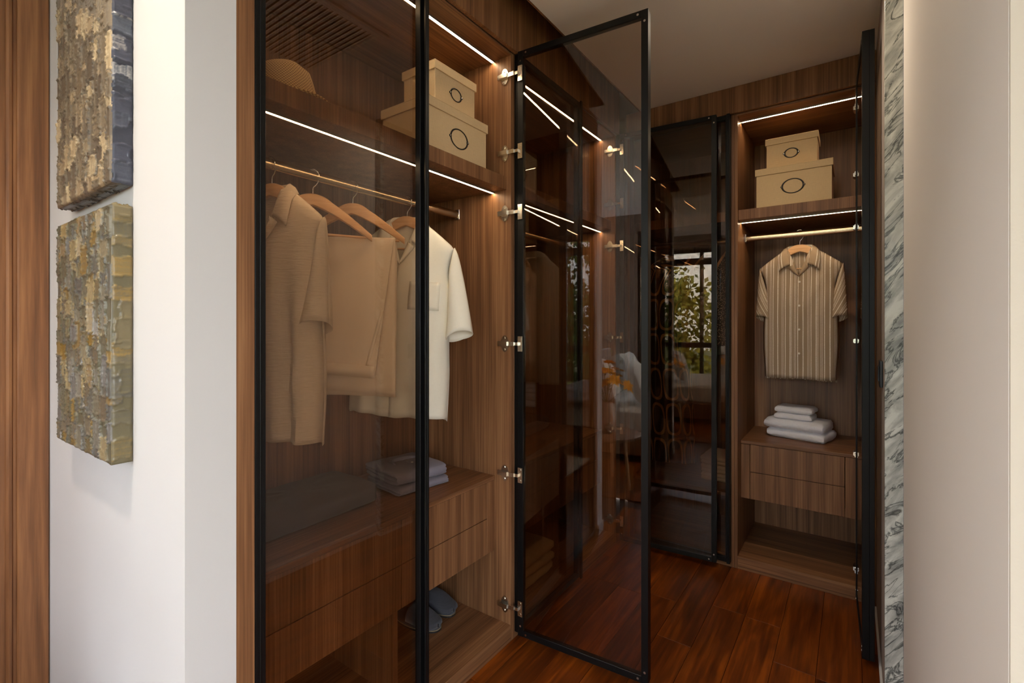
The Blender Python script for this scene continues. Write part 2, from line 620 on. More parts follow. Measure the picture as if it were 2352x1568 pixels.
def thing(name, label, cat, loc=(0, 0, 0), rz=0.0, group=None, rot=None):
    o = bpy.data.objects.new(name, None)
    o.empty_display_size = 0.05
    COL.objects.link(o)
    o.location = loc
    o.rotation_euler = rot if rot else (0, 0, rz)
    return tag(o, label, cat, group)

def struct(name, mb, mat, label=None, **kw):
    return tag(mb.build(name, mat, **kw), label, kind='structure')

def copy_tree(o, loc=None, rz=None, label=None, parent=None):
    c = o.copy()
    COL.objects.link(c)
    if parent is not None:
        c.parent = parent
    if loc is not None:
        c.location = loc
    if rz is not None:
        c.rotation_euler = (0, 0, rz)
    if label:
        c['label'] = label
    for ch in list(o.children):
        copy_tree(ch, parent=c)
    return c

def sn(*a):
    return math.sin(sum(a))

# ------------------------------------------------------------------ room shell
ZF = -0.024          # finished floor level
ZC = 2.47            # closet ceiling
YB = 1.163           # front of the back carcasses
Y1 = -1.142          # bedroom face of the entry wall

fl = tag(MB().box(-3.2, 4.0, -5.2, 2.0, ZF - 0.06, ZF - 0.012).build('floor', M['floor_gap']), 'dark stained timber floor running through the closet and bedroom', kind='structure')
PW = 0.1365
x = 0.575 - 5 * PW
row = 0
while x < 1.30:
    y = -1.25 - 0.45 * ((row * 37) % 10) / 10.0
    while y < 1.16:
        ln = 0.95 + 0.25 * ((row * 53 + int(y * 10)) % 7) / 7.0
        ya, yb = max(y, -1.7), min(y + ln, 1.20)
        if yb - ya > 0.03:
            b = MB().box(x + 0.0006, x + PW - 0.0006, ya + 0.0006, yb - 0.0006, ZF - 0.012, ZF)
            b.build('plank', M['floor'], fl, bevel=0.0007)
        y += ln
    x += PW
    row += 1
bp = MB()
xx = -3.1
while xx < 3.9:
    yy = -5.1
    while yy < -1.72:
        l2 = min(1.1, -1.705 - yy)
        bp.box(xx, xx + PW - 0.002, yy, yy + l2 - 0.002, ZF - 0.012, ZF)
        yy += 1.1
    xx += PW
tag(bp.build('bedroom_boards', M['floor'], fl), kind='stuff')

# entry wall with the paintings, its end being the jamb of the closet opening
struct('wall_left', MB().box(-1.05, 0.0, Y1, -1.0435, ZF, 2.76), M['white'], 'white entry wall carrying the two paintings')
struct('wall_header', MB().box(0.0, 1.223, Y1, -0.8795, ZC, 2.76), M['bright_white'])
# right side: deep white reveal, marble upright, closet wall in shaded paint
struct('wall_entry', MB().box(1.220, 1.60, -0.8755, 0.34, ZF, 2.76), M['greywall'], 'pale painted reveal on the right of the opening', bevel=0.004)
tag(MB().box(1.1745, 1.2195, 0.34, 0.365, ZF, ZC).build('trim_1', M['marble'], bevel=0.0006), 'grey veined marble upright at the closet opening', kind='structure')
struct('wall_right', MB().box(1.180, 1.60, 0.366, 1.75, ZF, 2.76), M['greywall_shaded'])
struct('wall_bedroom', MB().box(1.220, 3.4, -0.879, -0.876, ZF, 2.76).box(1.601, 3.4, -0.876, -0.70, ZF, 2.76), M['cream_wall'], 'cream bedroom wall at the right edge')
# closet ceiling stops short of the left wardrobes leaving a shadow gap
struct('ceiling', MB().box(0.095, 1.60, -0.879, 1.75, ZC, ZC + 0.03), M['ceiling'], 'plain closet ceiling panel')
struct('trim_2', MB().box(0.088, 0.0945, -0.879, YB + 0.01, ZC - 0.002, ZC + 0.03), M['wood_x'])
struct('wall_soffit', MB().box(-0.62, 1.60, -0.879, 1.75, 2.72, 2.76).box(-0.62, -0.001, -1.043, -0.879, 2.72, 2.76), M['white'])
struct('wall_back', MB().box(-0.66, 1.60, 1.75, 1.80, ZF, 2.76), M['white'])
struct('wall_side', MB().box(-0.70, -0.62, -1.0435, 1.78, ZF, 2.76), M['white'])
# bedroom shell
struct('ceiling_bedroom', MB().box(-3.0, 3.5, -5.1, -1.05, 2.76, 2.80).box(1.24, 3.5, -1.05, -0.72, 2.76, 2.80), M['bright_white'])
struct('wall_end', MB().box(3.4, 3.5, -5.1, -4.7, ZF, 2.76).box(3.4, 3.5, -2.3, -0.70, ZF, 2.76).box(3.4, 3.5, -4.7, -2.3, 2.52, 2.76).box(3.4, 3.5, -4.7, -2.3, ZF, 0.12), M['bright_white'])
struct('wall_far', MB().box(-3.0, -2.9, -5.1, -4.8, ZF, 2.76).box(-3.0, -2.9, -4.8, -2.5, 2.52, 2.76).box(-3.0, -2.9, -4.8, -2.5, ZF, 0.12).box(-3.0, -1.05, -2.4, -2.3, ZF, 2.76), M['bright_white'])
struct('baseboard_right', MB().box(1.211, 1.2195, -0.879, 0.339, ZF, ZF + 0.06), M['white'])
struct('baseboard_left', MB().box(0.0005, 0.010, Y1, -1.0445, ZF, ZF + 0.06), M['white'])
struct('baseboard_closet', MB().box(1.172, 1.1795, 0.367, YB - 0.03, ZF, ZF + 0.012), M['white'])

# door with moulded casing in the short return wall at far left
struct('wall_return', MB().box(-1.17, -1.05, -1.29, -1.0435, ZF, 2.76).box(-1.17, -1.05, -2.4, -1.29, 2.30, 2.76), M['bright_white'])
def casing(y0, y1):
    w = y1 - y0
    prof = [(-1.09, y1), (-1.035, y1), (-1.030, y1 - 0.004), (-1.030, y1 - 0.070), (-1.034, y1 - 0.074), (-1.040, y1 - 0.076), (-1.040, y1 - 0.082), (-1.032, y1 - 0.086), (-1.030, y1 - 0.092), (-1.036, y1 - 0.098), (-1.044, y1 - 0.100), (-1.044, y1 - 0.110), (-1.038, y0), (-1.09, y0)]
    return prof
d1 = MB().prism(casing(-1.29, -1.143), 'z', ZF, 2.40)
door1 = tag(d1.build('door_1', M['wood_door'], smooth=False), 'moulded brown wooden door casing at the far left edge', kind='structure')
MB().box(-1.16, -1.115, -2.30, -1.285, ZF + 0.01, 2.30).build('door_leaf', M['wood_door'], door1, bevel=0.003)

# window wall of the bedroom (seen only as a reflection in the doors)
win = tag(MB().box(-3.0, -2.85, -5.1, -5.0, ZF, 2.76).box(-1.65, -0.62, -5.1, -5.0, ZF, 2.76).box(-2.85, -1.65, -5.1, -5.0, 2.52, 2.76).box(-2.85, -1.65, -5.1, -5.0, ZF, 0.12).box(3.3, 3.5, -5.1, -5.0, ZF, 2.76).box(-0.62, 3.3, -5.1, -5.0, 2.52, 2.76).box(-0.62, 3.3, -5.1, -5.0, ZF, 0.12).build('wall_window', M['taupe_wall']), None, kind='structure')
fr = MB()
fr.box(-0.62, 3.3, -5.09, -5.01, 2.46, 2.52).box(-0.62, 3.3, -5.09, -5.01, 2.25, 2.36).box(-0.62, 3.3, -5.09, -5.01, 0.82, 0.91).box(-0.62, 3.3, -5.09, -5.01, 0.12, 0.18)
for xm in (-0.62, -0.10, 0.70, 1.42, 1.98, 2.62, 3.24):
    fr.box(xm, xm + 0.06, -5.085, -5.015, 0.18, 2.46)
wf = tag(fr.build('window_1', M['frame_dark']), 'wide dark framed bedroom window', kind='structure')
MB().box(-0.58, 3.26, -5.052, -5.046, 0.18, 2.46).build('pane', M['window_glass'], wf)
fr = MB()
fr.box(-2.85, -1.65, -5.09, -5.01, 2.46, 2.52).box(-2.85, -1.65, -5.09, -5.01, 2.25, 2.36).box(-2.85, -1.65, -5.09, -5.01, 0.12, 0.18).box(-2.85, -2.79, -5.085, -5.015, 0.18, 2.46).box(-1.71, -1.65, -5.085, -5.015, 0.18, 2.46)
wf3 = tag(fr.build('fill_window_3', M['frame_dark']), 'narrow window added at the left to light the reveal', kind='structure')  # added so more daylight reaches the reveal and closet ceiling
MB().box(-2.80, -1.70, -5.052, -5.046, 0.18, 2.46).build('pane', M['window_glass'], wf3)
fr = MB()
fr.box(-2.99, -2.91, -4.8, -2.5, 2.46, 2.52).box(-2.99, -2.91, -4.8, -2.5, 0.12, 0.18)
for ym in (-4.8, -3.68, -2.56):
    fr.box(-2.985, -2.915, ym, ym + 0.06, 0.18, 2.46)
wf4 = tag(fr.build('fill_window_4', M['frame_dark']), 'dark framed window added in the left side wall for light', kind='structure')  # unseen opening added to throw daylight straight onto the reveal
MB().box(-2.953, -2.947, -4.75, -2.52, 0.18, 2.46).build('pane', M['window_glass'], wf4)
fr = MB()
fr.box(3.41, 3.49, -4.7, -2.3, 2.46, 2.52).box(3.41, 3.49, -4.7, -2.3, 2.25, 2.36).box(3.41, 3.49, -4.7, -2.3, 0.12, 0.18)
for ym in (-4.7, -3.53, -2.36):
    fr.box(3.415, 3.485, ym, ym + 0.06, 0.18, 2.46)
wf2 = tag(fr.build('window_2', M['frame_dark']), 'dark framed bedroom window in the side wall', kind='structure')
MB().box(3.446, 3.452, -4.65, -2.35, 0.18, 2.46).build('pane', M['window_glass'], wf2)

# ------------------------------------------------------------------ wardrobes
Z_BASE, Z_SH, Z_TOP, Z_FAS = 0.040, 1.838, 2.322, 2.333
Z_DB, Z_DT = 0.004, 2.331          # door bottom and top
T = 0.022                          # door thickness
HINGE_Z = (2.240, 1.932, 1.690, 1.166, 0.645, 0.116)
CF, CB = 0.024, 0.555              # carcass front and back, measured into the cabinet

def hinge_mesh(px, open_=True, side=1):
    """concealed cup hinge on a side panel whose inner face is at px; side=+1: panel on the right"""
    m = MB()
    s = side
    def bx(a0, a1, y0, y1, z0, z1):
        m.box(min(px - s * a0, px - s * a1), max(px - s * a0, px - s * a1), y0, y1, z0, z1)
    n = 14
    out = [(0.052 + 0.018 * math.cos(2 * PI * k / n), 0.033 * math.sin(2 * PI * k / n)) for k in range(n)]
    m.prism([(y, z) for y, z in out], 'x', px - s * 0.0045, px - s * 0.0005)
    bx(0.0045, 0.013, 0.030, 0.082, -0.010, 0.010)
    bx(0.013, 0.017, 0.034, 0.070, -0.008, 0.008)
    for zz in (-0.023, 0.023):
        out = [(0.054 + 0.005 * math.cos(2 * PI * k / 8), zz + 0.005 * math.sin(2 * PI * k / 8)) for k in range(8)]
        m.prism(out, 'x', px - s * 0.007, px - s * 0.004)
    if open_:
        bx(0.001, 0.011, 0.004, 0.034, -0.008, 0.008)
        bx(-0.006, 0.006, -0.012, 0.012, -0.006, 0.006)
        bx(-0.0075, -0.004, -0.026, -0.006, -0.030, 0.030)
        for zz in (-0.021, 0.021):
            out = [(-0.017 + 0.005 * math.cos(2 * PI * k / 8), zz + 0.005 * math.sin(2 * PI * k / 8)) for k in range(8)]
            m.prism(out, 'x', px + s * 0.003, px + s * 0.006)
    else:
        bx(0.002, 0.014, 0.026, 0.034, -0.012, 0.012)
        bx(0.002, 0.030, 0.0245, 0.0275, -0.028, 0.028)
    return m

def add_door(root, hx, hy, ang, w, out, label, hinge_px, hinge_side, opened):
    """hx,hy: inner hinge corner in wardrobe space; ang: direction of the leaf; out=+1/-1 side of the outer face"""
    Mx = Matrix.Translation((hx, hy, 0)) @ Matrix.Rotation(ang, 4, 'Z')
    S = 0.024
    o = out
    def yb(a, b):
        return (min(o * a, o * b), max(o * a, o * b))
    y0, y1 = yb(0, T)
    f = MB()
    f.box(0, S, y0, y1, Z_DB, Z_DT)
    f.box(w - S, w, y0, y1, Z_DB, Z_DT)
    f.box(S, w - S, y0, y1, Z_DB, Z_DB + S)
    f.box(S, w - S, y0, y1, Z_DT - S, Z_DT)
    ra, rb = yb(T, T + 0.002)                       # thin raised bead on the outer stile faces
    f.box(0.010, 0.013, ra, rb, Z_DB, Z_DT)
    f.xf(Mx)
    dr = f.build('door', M['black'], root, bevel=0.0008)
    dr['label'] = label
    ga, gb = yb(0.003, 0.008)
    g = MB().box(S - 0.006, w - S + 0.006, ga, gb, Z_DB + S - 0.006, Z_DT - S + 0.006).xf(Mx).build('glass_pane', M['smoke_glass'], dr)
    g['label'] = 'bronze tinted glass pane'
    ha, hb = yb(T, T + 0.016)
    hc, hd = yb(T + 0.008, T + 0.016)
    MB().box(w - 0.008, w - 0.001, ha, hb, Z_DB, Z_DT).box(w - 0.016, w - 0.008, hc, hd, Z_DB, Z_DT).xf(Mx).build('handle_profile', M['black'], dr, bevel=0.0008)
    sc = MB()
    for cx, cz in ((0.012, Z_DT - 0.040), (0.036, Z_DT - 0.012), (w - 0.012, Z_DT - 0.040), (w - 0.036, Z_DT - 0.012), (0.012, Z_DB + 0.040), (0.036, Z_DB + 0.012), (w - 0.012, Z_DB + 0.040), (w - 0.036, Z_DB + 0.012)):
        k = MB()
        ring = [(cx + 0.0042 * math.cos(2 * PI * q / 10), cz + 0.0042 * math.sin(2 * PI * q / 10)) for q in range(10)]
        a, b = yb(-0.0008, 0.001)
        k.prism(ring, 'y', a, b)
        k.xf(Mx)
        k.build('screw', M['steel'], dr)
    hm = None
    for hz in HINGE_Z:
        if hm is None:
            hm = hinge_mesh(hinge_px, opened, hinge_side).build('hinge', M['chrome'], dr, bevel=0.0)
            h = hm
        else:
            h = hm.copy()
            COL.objects.link(h)
            h.parent = dr
        h.location.z = hz
    return dr

def drawer_block(root, xa, xb, cols, yf):
    """pair rows of drawers with fillers at each end and a worktop on top"""
    fa, fb = cols[0][0], cols[-1][1]
    g = 0.0015
    if fa - xa > 0.004:
        MB().box(xa + 0.0005, fa - g, yf, yf + 0.02, 0.32, 0.607).build('filler', M['wood_z'], root, bevel=0.0006)
    if xb - fb > 0.004:
        MB().box(fb + g, xb - 0.0005, yf, yf + 0.02, 0.32, 0.607).build('filler', M['wood_z'], root, bevel=0.0006)
    MB().box(xa + 0.0005, xb - 0.0005, yf - 0.003, CB - 0.001, 0.609, 0.625).build('worktop', M['wood_x'], root, bevel=0.001)
    MB().box(xa + 0.001, xb - 0.001, yf + 0.035, CB - 0.002, 0.335, 0.350).build('bottom_panel', M['wood_x'], root)
    for a, b in cols:
        for z0, z1 in ((0.32, 0.461), (0.464, 0.607)):
            MB().box(a + g, b - g, yf, yf + 0.02, z0, z1).build('drawer', M['wood_z'], root, bevel=0.0008)

def make_wardrobe(name, label, loc, rz, pl, inner, pr, fascia_top, rail=True, drawers=None, yf=0.106, divider=None, left_flush=False, low_shelf=None, leds=True):
    root = thing('wardrobe', label, 'wardrobe', loc, rz)
    xa, xb = inner
    w0, w1 = pl[0], pr[1]
    zt = Z_FAS
    MB().box(pl[0], pl[1], 0.0 if left_flush else CF, CB + 0.012, ZF, zt).build('side_panel', M['wood_z'], root, bevel=0.0006)
    MB().box(pr[0], pr[1], CF, CB + 0.012, ZF, zt).build('side_panel', M['wood_z'], root, bevel=0.0006)
    MB().box(xa, xb, CB, CB + 0.012, ZF, zt).build('back_panel', M['wood_z'], root)
    MB().box(xa, xb, CF, CB - 0.0005, ZF, Z_BASE).build('base_deck', M['wood_x'], root, bevel=0.0008)
    MB().box(xa, xb, CF, CB - 0.0005, Z_TOP, zt - 0.0005).build('top_panel', M['wood_x'], root)
    MB().box(w0, w1, 0.003, 0.022, zt, fascia_top).build('fascia', M['wood_z'], root, bevel=0.0006)
    MB().box(xa, xb, 0.047, CB - 0.0005, Z_SH - 0.052, Z_SH).build('shelf', M['wood_z'], root, bevel=0.0008)
    for z in (Z_TOP, Z_SH - 0.052) if leds else ():
        ch = MB().box(xa + 0.001, xb - 0.001, 0.1042, 0.1062, z - 0.0066, z - 0.0002).box(xa + 0.001, xb - 0.001, 0.1168, 0.1188, z - 0.0066, z - 0.0002).box(xa + 0.001, xb - 0.001, 0.1062, 0.1168, z - 0.0030, z - 0.0002).build('light_channel', M['alu'], root)
        MB().box(xa + 0.004, xb - 0.004, 0.1064, 0.1166, z - 0.0060, z - 0.0032).build('led_strip', M['led'], ch)['label'] = 'glowing warm white strip'
    if rail:
        zr = 1.72
        yr = 0.306 if rail is True else rail
        out = [(yr + 0.009 * math.cos(2 * PI * k / 20), zr - 0.003 + 0.0165 * math.sin(2 * PI * k / 20)) for k in range(20)]
        r = MB().prism(out, 'x', xa + 0.006, xb - 0.006).build('clothes_rail', M['brass'], root, smooth=True)
        for xs in (xa, xb - 0.006):
            MB().box(xs, xs + 0.006, yr - 0.012, yr + 0.012, zr - 0.024, zr + 0.020).build('rail_bracket', M['chrome'], r, bevel=0.001)
    if drawers:
        drawer_block(root, xa, xb, drawers, yf)
    if divider:
        MB().box(divider, divider + 0.018, yf + 0.012, CB - 0.001, Z_BASE, 0.319).build('divider', M['wood_z'], root, bevel=0.0006)
    if low_shelf:
        MB().box(xa, xb, 0.05, CB - 0.001, low_shelf - 0.022, low_shelf).build('low_shelf', M['wood_x'], root, bevel=0.0008)
    return root

# left run, nearest unit: local x = world Y + 1.043, local y = -world X
wa = make_wardrobe('wardrobe', 'walnut wardrobe nearest the paintings, holding hats, boxes, shirts and slippers', (0, -1.043, 0), PI / 2,
                   (0, 0.039), (0.039, 1.063), (1.063, 1.0815), 2.715, drawers=[(0.085, 0.563), (0.563, 1.014)], divider=0.540, left_flush=True)
add_door(wa, 0.0405, CF - 0.0015, 0.0, 0.5285, -1, 'closed black framed smoked glass door', 0.039, -1, False)
add_door(wa, 1.073, -0.002, -PI / 2 + math.radians(4.2), 0.519, 1, 'smoked glass door standing wide open', 1.063, 1, True)
# left run, second unit
wb = make_wardrobe('wardrobe', 'walnut wardrobe behind the wide open glass door, beside the nearest unit', (0, 0.0395, 0), PI / 2,
                   (0, 0.0205), (0.0205, 1.0105), (1.0105, 1.030), 2.715, drawers=[(0.066, 0.515), (0.515, 0.965)], divider=0.505)
add_door(wb, 0.003, CF - 0.0015, 0.0, 0.5285, -1, 'closed black framed smoked glass door', 0.0205, -1, False)
add_door(wb, 1.0205, -0.002, -PI / 2 + math.radians(4.5), 0.515, 1, 'smoked glass door standing open towards the far corner', 1.0105, 1, True)
# back run: local x = world X, local y = world Y - (YB - CF)
wc = make_wardrobe('wardrobe', 'walnut corner wardrobe behind dark glass with printed dress and linen pile', (0, YB - CF, 0), 0.0,
                   (0.008, 0.028), (0.028, 0.576), (0.576, 0.5905), ZC - 0.001, drawers=None, low_shelf=0.352, rail=0.27, leds=False)
add_door(wc, 0.031, CF - 0.0015, 0.0, 0.545, -1, 'closed black framed smoked glass door', 0.028, -1, False)
wdp = make_wardrobe('wardrobe', 'open walnut wardrobe by the grey wall with striped shirt and white towels', (0, YB - CF, 0), 0.0,
                    (0.591, 0.606), (0.606, 1.112), (1.112, 1.1790), ZC - 0.001, drawers=[(0.650, 1.063)], yf=0.112, rail=0.245)
add_door(wdp, 1.104, -0.004, -PI / 2 + math.radians(2.1), 0.478, 1, 'smoked glass door open against the grey wall', 1.112, 1, True)

# ------------------------------------------------------------------ storage boxes
def make_box(name, w, d, h, lid_h, ring_w, ring_h, label, loc, rz, group=None):
    """front faces local -y, centred, base at z=0"""
    r = thing('storage_box', label, 'box', loc, rz, group)
    MB().box(-w / 2, w / 2, 0, d, 0, h - 0.004).build('box_body', M['linen_box'], r, bevel=0.0015)
    o = 0.0055
    lid = MB()
    lid.box(-w / 2 - o, w / 2 + o, -o, d + o, h - 0.003, h)
    lid.box(-w / 2 - o, w / 2 + o, -o, -0.001, h - lid_h, h - 0.003)
    lid.box(-w / 2 - o, w / 2 + o, d + 0.001, d + o, h - lid_h, h - 0.003)
    lid.box(-w / 2 - o, -w / 2 - 0.001, -0.001, d + 0.001, h - lid_h, h - 0.003)
    lid.box(w / 2 + 0.001, w / 2 + o, -0.001, d + 0.001, h - lid_h, h - 0.003)
    lid.build('box_lid', M['linen_box'], r, bevel=0.001)
    zc = (h - lid_h) * 0.56
    ri = MB()
    n = 36
    P = []
    for k in range(n):
        a = 2 * PI * k / n
        ca, sa = math.cos(a), math.sin(a)
        wid = 0.0022 + 0.0018 * abs(ca) ** 3
        pts = []
        for q in range(6):
            b = 2 * PI * q / 6
            rr = wid * math.cos(b)
            pts.append(((ring_w / 2 + rr) * ca, -0.002 - 0.0016 * math.sin(b), zc + (ring_h / 2 + rr) * sa))
        P.append(pts)
    ri.grid(P, cu=True, cv=True)
    for sx in (-1, 1):
        ear = [(sx * (ring_w / 2 + 0.002) + 0.006 * math.cos(2 * PI * k / 10), zc + 0.005 * math.sin(2 * PI * k / 10)) for k in range(10)]
        ri.prism(ear, 'y', -0.0032, -0.0004)
    rg = ri.build('label_holder', M['darkmetal'], r, smooth=True)
    for sx in (-1, 1):
        rv = MB().lathe([(0.0030, 0), (0.0026, 0.0012), (0.0012, 0.002)], 10)
        rv.xf(Matrix.Translation((sx * (ring_w / 2 + 0.003), -0.0032, zc)) @ Matrix.Rotation(PI / 2, 4, 'X'))
        rv.build('rivet', M['steel'], rg, smooth=True)
    return r

zb = Z_SH + 0.0005
BH = 0.198
big = make_box('storage_box', 0.325, 0.232, BH, 0.034, 0.092, 0.070, 'larger beige linen box at the bottom of the stack by the hat', (-0.100, -0.206, zb), PI / 2)
small = make_box('storage_box', 0.222, 0.163, 0.158, 0.032, 0.058, 0.046, 'smaller beige linen box on top of the stack by the hat', (-0.130, -0.190, zb + BH + 0.0005), PI / 2)
copy_tree(big, (0.850, 1.205, zb), 0.0, 'larger beige linen box under another on the back wardrobe shelf')
copy_tree(small, (0.840, 1.245, zb + BH + 0.0005), 0.0, 'smaller beige linen box on top, back wardrobe shelf')

# ------------------------------------------------------------------ straw hat
def make_hat():
    r = thing('straw_hat', 'tan woven straw hat on the top left shelf', 'hat', (-0.193, -0.832, zb), math.radians(24))
    n = 48
    prof = [(0.122, 0.0125), (0.114, 0.011), (0.104, 0.010), (0.094, 0.010), (0.087, 0.014), (0.084, 0.028), (0.080, 0.052), (0.074, 0.076), (0.066, 0.097), (0.056, 0.109), (0.042, 0.113), (0.022, 0.112), (0.004, 0.110)]
    P, UV = [], []
    acc = 0
    for i, (rr, z) in enumerate(prof):
        if i:
            acc += math.hypot(rr - prof[i - 1][0], z - prof[i - 1][1])
        row, ur = [], []
        for k in range(n + 1):
            a = 2 * PI * k / n
            ex = 1.12 if i > 3 else 1.08
            x, y = rr * ex * math.cos(a), rr * math.sin(a) * 0.92
            zz = z
            if i < 4:
                zz += (4 - i) * 0.0010 * max(0.0, math.cos(a)) ** 2
            if i > 7:
                zz -= (i - 7) * 0.0040 * math.exp(-(y / 0.020) ** 2) * (1.0 if abs(x) < 0.08 else 0.4)
                zz += 0.006 * math.cos(a)
            row.append((x, y, zz))
            ur.append((0.08 * a, acc))
        P.append(row)
        UV.append(ur)
    MB().grid(P, uv=UV).build('hat_body', M['straw'], r, smooth=True, solid=0.0018, recalc=False)
    return r
make_hat()

# ------------------------------------------------------------------ hangers
def smooth01(t):
    t = max(0.0, min(1.0, t))
    return t * t * (3 - 2 * t)

def make_hanger(label, loc, yaw, roll=0.0):
    """hook centre is the rail; the wooden yoke lies along local x; local -y is the front"""
    r = thing('clothes_hanger', label, 'hanger', loc, 0, 'wooden hangers on the wardrobe rails', rot=(0, roll, yaw))
    n = 33
    P = []
    for i in range(n):
        x = -0.184 + 0.368 * i / (n - 1)
        ax = abs(x)
        a = ax / 0.184
        if ax < 0.060:
            zt = -0.060 - 0.025 * (ax / 0.060) ** 2.2
        else:
            zt = -0.085 - 0.100 * ((ax - 0.060) / 0.135) ** 1.12
        zb_ = min(-0.098 - 0.099 * a ** 1.25, zt - 0.010)
        yc = 0.003
        th = 0.0075 * (1 - 0.25 * a)
        P.append([(x, yc - th, zb_ + 0.003), (x, yc - th, zt - 0.004), (x, yc - th * 0.5, zt), (x, yc + th * 0.5, zt), (x, yc + th, zt - 0.004), (x, yc + th, zb_ + 0.003), (x, yc + th * 0.5, zb_), (x, yc - th * 0.5, zb_)])
    m = MB().grid(P, cv=True)
    m.cap(P[0])
    m.cap(P[-1][::-1])
    m.build('yoke', M['wood_hanger'], r, smooth=True)
    pts = [(0, 0.006, -0.066), (0, 0.006, -0.045), (0.002, 0.006, -0.038), (0.010, 0.006, -0.030), (0.017, 0.004, -0.018)]
    rad = 0.0178
    for k in range(13):
        a = math.radians(-35 + 225 * k / 12)
        pts.append((rad * math.cos(a), 0.0, rad * math.sin(a)))
    MB().tube(pts, 0.0016, 8).build('hook', M['steel'], r, smooth=True)
    MB().tube([(-0.166, 0.003, -0.186), (0.166, 0.003, -0.186)], 0.0042, 8).build('trouser_bar', M['wood_hanger'], r, smooth=True)
    return r

# ------------------------------------------------------------------ shirts
def make_shirt(label, loc, yaw, roll, mat, nk=0.062, sh=0.195, sd=0.100, bw=0.178, L=0.72, vz=0.185, cuff=0.285, cuff_out=0.235, z0=-0.078,
               depth=0.045, fold=0.010, seed=1, pocket=False, buttons=4, cuff_open=0.030):
    r = thing('shirt', label, 'shirt', loc, 0, None, rot=(0, roll, yaw))
    g = random.Random(seed)
    ph = [g.uniform(0, 6.28) for _ in range(8)]
    ah = sd + 0.165
    def xo(q):
        if q < sd:
            t = q / sd
            return nk + (sh - nk) * (t ** 0.89)
        if q < ah:
            t = (q - sd) / (ah - sd)
            return sh - (sh - bw) * smooth01(t) - 0.012 * math.sin(PI * t)
        return bw + 0.010 * (q - ah) / (L - ah) + 0.005 * math.sin(9 * q + ph[0]) - 0.007 * smooth01((q / L - 0.72) / 0.28)
    def ydepth(xn, q):
        d = 0.019 + (depth - 0.019) * smooth01(q / 0.34)
        return d * max(0.0, 1 - abs(xn) ** 5) ** 0.6
    def fold_y(x, q, side):
        am = fold * smooth01((q - 0.10) / 0.45)
        v = am * (0.6 * math.sin(48 * x + ph[1 + side] + 1.5 * q) + 0.5 * math.sin(83 * x + ph[3 + side] - 2.2 * q) + 0.35 * math.sin(27 * x + ph[5 + side]))
        v += 0.0022 * math.sin(70 * x + 34 * q + ph[2]) * smooth01(q / 0.1)
        return v
    def panel(front, sx):
        nz, nu = 44, 18
        P, UV = [], []
        for i in range(nz):
            q = L * (i / (nz - 1)) ** 1.15
            a = xo(q)
            if front:
                xi = nk * (1 - (q / vz) ** 0.85) if q < vz else -0.008
                xi = max(xi, -0.008)
            else:
                xi = 0.0
            row, ur = [], []
            for j in range(nu):
                t = j / (nu - 1)
                x = xi + (a - xi) * t
                xn = x / max(a, 1e-4)
                e = (1 - xn ** 4)
                y = ydepth(xn, q)
                fy = fold_y(sx * x, q, 0 if front else 1) * e
                yy = (-y + fy - (0.0018 if (front and sx > 0) else 0)) if front else (y * 0.8 + fy)
                zz = z0 - q
                if i == nz - 1:
                    zz += 0.004 * math.sin(17 * x + ph[7])
                zz -= 0.012 * (0 if front else 1) * smooth01(q / L)
                row.append((sx * x, yy + 0.002, zz))
                ur.append((sx * x, q))
            P.append(row)
            UV.append(ur)
        return P, UV
    body = MB()
    for sx in (-1, 1):
        P, UV = panel(True, sx)
        body.grid(P, uv=UV)
    Pl, Ul = panel(False, -1)
    Pr, Ur = panel(False, 1)
    body.grid([a[::-1] + b[1:] for a, b in zip(Pl, Pr)], uv=[a[::-1] + b[1:] for a, b in zip(Ul, Ur)])
    body.build('shirt_body', mat, r, smooth=True, solid=0.0016, recalc=False)
    for sx in (-1, 1):
        nt_, ns = 16, 24
        P, UV = [], []
        for i in range(nt_):
            t = i / (nt_ - 1)
            # outer line runs down from the shoulder tip; inner line down from the armpit
            ox = sh + (cuff_out - sh) * (t ** 0.75)
            oz = z0 - sd + 0.004 - (cuff + 0.0) * t
            ix = (bw - 0.010) + (cuff_out - 2 * 0.052 - bw + 0.016) * t
            iz = z0 - ah + 0.035 - (cuff - (ah - sd) + 0.055) * t
            cx, cz = (ox + ix) / 2, (oz + iz) / 2
            hx, hz = (ox - ix) / 2, (oz - iz) / 2
            dp = 0.020 + (cuff_open - 0.020) * t
            row, ur = [], []
            for k in range(ns + 1):
                a = 2 * PI * k / ns
                ca, sa = math.cos(a), math.sin(a)
                wob = 0.003 * math.sin(3 * a + ph[4] + 5 * t) * t
                yy = -dp * sa * (1 + 0.15 * math.sin(2 * a + ph[3])) + wob + 0.002
                row.append((sx * (cx + hx * ca), yy - 0.006 * t, cz + hz * ca + 0.016 * sa * t - 0.012 * t * max(0.0, -ca)))
                ur.append((0.9 * (cx + hx * ca) + 0.40 * t * 0.3, t * 0.3))
            P.append(row)
            UV.append(ur)
        MB().grid(P, uv=UV).build('sleeve', mat, r, smooth=True, solid=0.0016, recalc=False)
    # camp collar: stand base, fold line, fall edge from one front point round the back to the other
    inner = [(0, 0.036, 0.020), (0.030, 0.034, 0.020), (0.052, 0.022, 0.017), (0.062, 0.002, 0.008), (0.060, -0.018, -0.018), (0.053, -0.030, -0.050), (0.044, -0.036, -0.086)]
    outer = [(0, 0.050, -0.016), (0.040, 0.048, -0.018), (0.072, 0.034, -0.018), (0.094, 0.006, -0.020), (0.101, -0.024, -0.044), (0.101, -0.036, -0.082), (0.096, -0.041, -0.122)]
